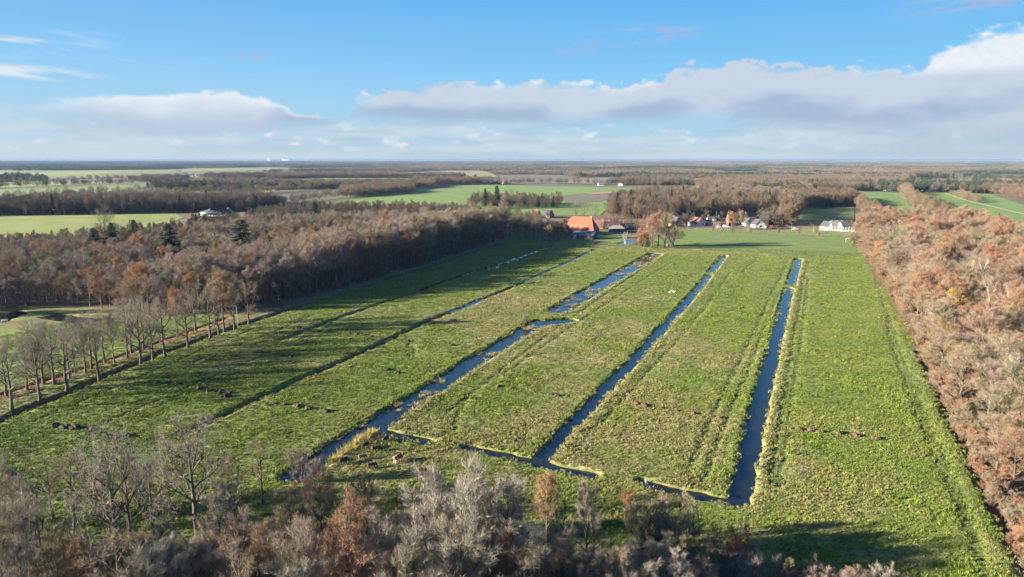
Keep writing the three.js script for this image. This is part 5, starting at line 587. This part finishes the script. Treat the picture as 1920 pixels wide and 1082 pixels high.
// ---------------------------------------------------------------- white geese on the wet strip
{ const R = RNG(33), body = new THREE.SphereGeometry(0.24, 10, 8).scale(1.5, 0.85, 0.9).translate(0, 0.34, 0), neck = new THREE.TubeGeometry(new THREE.CatmullRomCurve3([new THREE.Vector3(0.28, 0.42, 0), new THREE.Vector3(0.40, 0.6, 0), new THREE.Vector3(0.38, 0.8, 0), new THREE.Vector3(0.46, 0.86, 0)]), 8, 0.055, 6), head = new THREE.SphereGeometry(0.075, 8, 6).scale(1.4, 1, 1).translate(0.5, 0.86, 0), tail = new THREE.ConeGeometry(0.14, 0.3, 8).rotateZ(1.4).translate(-0.42, 0.4, 0), leg = (s) => new THREE.CylinderGeometry(0.022, 0.022, 0.2, 5).translate(0, 0.1, s * 0.1);
  const bird = mergeGeometries([body, neck, head, tail].map(g => g.toNonIndexed())), legL = leg(-1), legR = leg(1), white = mat(0.80, 0.79, 0.76, 0.8), amber = mat(0.5, 0.25, 0.05);
  const spots = []; for (let k = 0; k < 30; k++) { const t = R(); spots.push([mix(912, 978, t) + (R() - 0.2) * 12, mix(503, 479, t) + (R() - 0.1) * 6, 'flock']); } for (let k = 0; k < 5; k++) spots.push([868 + k * 5 + R() * 3, 516 - k * 1.4, 'flock']); for (let k = 0; k < 4; k++) spots.push([1254 + k * 3.4 + R() * 2, 547 + R() * 2, 'group']);
  for (const [u, v, f] of spots) { const [x, z] = G(u, v), g = new THREE.Group(); part(g, 'body', bird, white); part(g, 'leg', legL, amber); part(g, 'leg', legR, amber); g.position.set(x, heightAt(x, z), z); g.rotation.y = R() * 6.28; const s = 0.85 + R() * 0.35; g.scale.setScalar(s); put(g, 'goose', f === 'flock' ? 'white goose in the flock along the wet furrow' : 'white goose resting in the small group by the second ditch', 'goose', f === 'flock' ? 'geese along the wet furrow' : 'geese by the second ditch'); }
}
// ---------------------------------------------------------------- heaps of dug sods in rows
{ const soil = new THREE.MeshStandardMaterial({ vertexColors: true, roughness: 1 }); const heap = (seed, warm) => { const g = new THREE.IcosahedronGeometry(1, 4), p = g.attributes.position, c = new Float32Array(p.count * 3); for (let k = 0; k < p.count; k++) { const x = p.getX(k), y = p.getY(k), z = p.getZ(k), n = fbm(x * 2.1 + seed * 7, z * 2.1 + y * 1.7, 4), r = 0.5 + n * 0.95 + (fbm(x * 6 + seed, z * 6 + y * 5, 2) - 0.5) * 0.6; p.setXYZ(k, x * r, Math.max(-0.25, y * r * 0.72 + 0.12), z * r); c.set(mix3(warm ? [0.085, 0.042, 0.026] : [0.050, 0.037, 0.026], [0.10, 0.085, 0.045], smooth(0.45, 0.65, fbm(x * 3 + 2 + seed, z * 3 + y, 3)) * 0.6), k * 3); } g.setAttribute('color', new THREE.BufferAttribute(c, 3)); g.computeVertexNormals(); return g; };
  const red = [heap(1, true), heap(2, true), heap(3, true)], dull = [heap(4), heap(5), heap(6)], R = RNG(44);
  const rows = [
    ['rightmost strip', red, 0.62, [[1484, 803], [1498, 806], [1522, 808], [1538, 810], [1572, 813], [1607, 818], [1641, 824]]], ['strip between the two long ditches', red, 0.55, [[1192, 758], [1208, 762], [1240, 766], [1269, 771], [1300, 776], [1335, 780], [1350, 784]]], ['strip right of the reedy ditch', dull, 0.5, [[934, 725], [960, 729], [1033, 740], [1045, 743]]],
    ['strip left of the reedy ditch', dull, 0.6, [[500, 760], [514, 758], [533, 759], [556, 763], [580, 767], [612, 772]]], ['upper row beside the oaks', dull, 0.72, [[296, 718], [314, 719], [333, 721], [374, 729], [393, 734], [416, 738], [429, 738], [423, 744]]], ['lower row beside the oaks', dull, 0.7, [[103, 799], [122, 802], [140, 804], [168, 808], [183, 812], [203, 820], [219, 822], [238, 819]]], ['row by the long furrow', dull, 0.7, [[560, 616], [579, 619], [598, 621], [616, 622], [655, 626], [668, 627], [680, 629], [697, 632]]], ['far row left of the reeds', dull, 0.6, [[766, 640], [848, 648], [845, 601], [852, 601], [894, 605], [745, 700], [725, 694]]], ['upper left strip', dull, 0.6, [[478, 662], [486, 661], [530, 668], [545, 668]]]];
  for (const [where, shapes, size, l] of rows) l.forEach(([u, v], k) => { const [x, z] = G(u, v), m = new THREE.Mesh(shapes[Math.floor(R() * 3)], soil), s = size * (0.95 + R() * 0.65); m.position.set(x, heightAt(x, z) + 0.02, z); m.rotation.y = R() * 6.28; m.scale.set(s * 1.15, s, s); put(m, 'sod_heap', `${k ? ORD[k] : 'first'} brown sod heap from the left, ${where}`, 'earth heap', 'rows of sod heaps'); });
}
// ---------------------------------------------------------------- fences, gate posts, lamp posts, bench, plank bridge
{ const wood = mat(0.085, 0.072, 0.055, 0.95), steel = mat(0.35, 0.35, 0.35, 0.5, { metalness: 0.6 });
  const postG = new THREE.CylinderGeometry(0.055, 0.06, 1.45, 6).translate(0, 0.5, 0);
  const fence = (px, step, label, m = wood) => { const pts = P(px), g = new THREE.Group(); const W = new MB(); let last = null; for (let k = 1; k < pts.length; k++) { const [a, b] = pts[k - 1], [c, d] = pts[k], n = Math.max(1, Math.round(Math.hypot(c - a, d - b) / step)); for (let q = k === 1 ? 0 : 1; q <= n; q++) { const x = mix(a, c, q / n), z = mix(b, d, q / n), y = heightAt(x, z), p = part(g, 'post', postG, m); p.position.set(x, y, z); p.rotation.set(Math.sin(q * 7) * 0.05, 0, Math.cos(q * 5) * 0.05); if (last) for (const h of [0.5, 0.85, 1.15]) W.tube([[last[0], last[1] + h, last[2]], [x, y + h, z]], [0.008, 0.008], 3, [1, 1, 1]); last = [x, y, z]; } } part(g, 'wire', W.geo(false), steel); put(g, 'fence', label, 'fence'); };
  fence([[1862, 1060], [1840, 990], [1800, 895], [1765, 815], [1728, 735], [1702, 665], [1672, 600], [1650, 555], [1632, 512], [1616, 486]], 4.5, 'post and wire fence along the foot of the copper wood');
  fence([[1262, 464], [1400, 472], [1500, 478], [1610, 485]], 5, 'post and wire fence across the far end of the strips');
  fence([[1285, 431], [1400, 437], [1500, 441], [1602, 445.5]], 6, 'post and wire fence between street meadow and road');
  const lamp = (u, v, h, turn, label) => { const g = new THREE.Group(), [x, z] = G(u, v); g.position.set(x, heightAt(x, z), z); g.rotation.y = turn; part(g, 'pole', new THREE.CylinderGeometry(0.06, 0.1, h, 8).translate(0, h / 2, 0), steel); part(g, 'arm', new THREE.TubeGeometry(new THREE.CatmullRomCurve3([new THREE.Vector3(0, h - 0.1, 0), new THREE.Vector3(0.25, h + 0.25, 0), new THREE.Vector3(1.3, h + 0.35, 0)]), 8, 0.05, 6), steel); part(g, 'lamp_head', new THREE.BoxGeometry(0.7, 0.14, 0.26).translate(1.5, h + 0.33, 0), M.grey); put(g, 'street_lamp', label, 'street lamp'); };
  lamp(446, 612, 8, 2.9, 'curved grey street lamp among the oaks of the row'); [[1290, 430, 'left of the white gabled cottage'], [1402, 434, 'before the white gabled annex'], [1484, 434, 'by the lone white car'], [1525, 437, 'left of the white row']].forEach(([u, v, t]) => lamp(u, v, 6.5, 1.6, 'tall thin street lamp ' + t));
  { const g = new THREE.Group(), [x, z] = G(8, 604); g.position.set(x, heightAt(x, z), z); g.rotation.y = 0.4; part(g, 'seat', new THREE.BoxGeometry(2.2, 0.08, 0.5).translate(0, 0.48, 0), M.pale); part(g, 'backrest', new THREE.BoxGeometry(2.2, 0.5, 0.07).translate(0, 0.82, -0.24), M.pale); for (const s of [-1, 1]) part(g, 'leg', new THREE.BoxGeometry(0.1, 0.46, 0.46).translate(s * 0.9, 0.22, 0), M.pale); put(g, 'bench', 'white garden bench on the lawn by the left pond', 'bench'); }
  { const g = new THREE.Group(), [x, z] = G(1211, 900); g.position.set(x, heightAt(x, z), z); part(g, 'post', new THREE.CylinderGeometry(0.1, 0.1, 1.2, 8).translate(0, 0.5, 0), M.pale); part(g, 'cap', new THREE.ConeGeometry(0.13, 0.12, 8).translate(0, 1.16, 0), M.pale); put(g, 'marker_post', 'white marker post at the end of the last ditch', 'post'); }
  { const g = new THREE.Group(), [x, z] = G(1592, 455); g.position.set(x, 0, z); for (const s of [-1, 1]) part(g, 'post', new THREE.BoxGeometry(0.14, 3.2, 0.14).translate(s * 2.4, 1.6, 0), M.pale); part(g, 'crossbar', new THREE.BoxGeometry(5.1, 0.14, 0.16).translate(0, 3.2, 0.005), M.pale); put(g, 'gate_frame', 'white square frame around the dark bush by the wood corner', 'frame'); }
}
renderer.render(scene, camera);
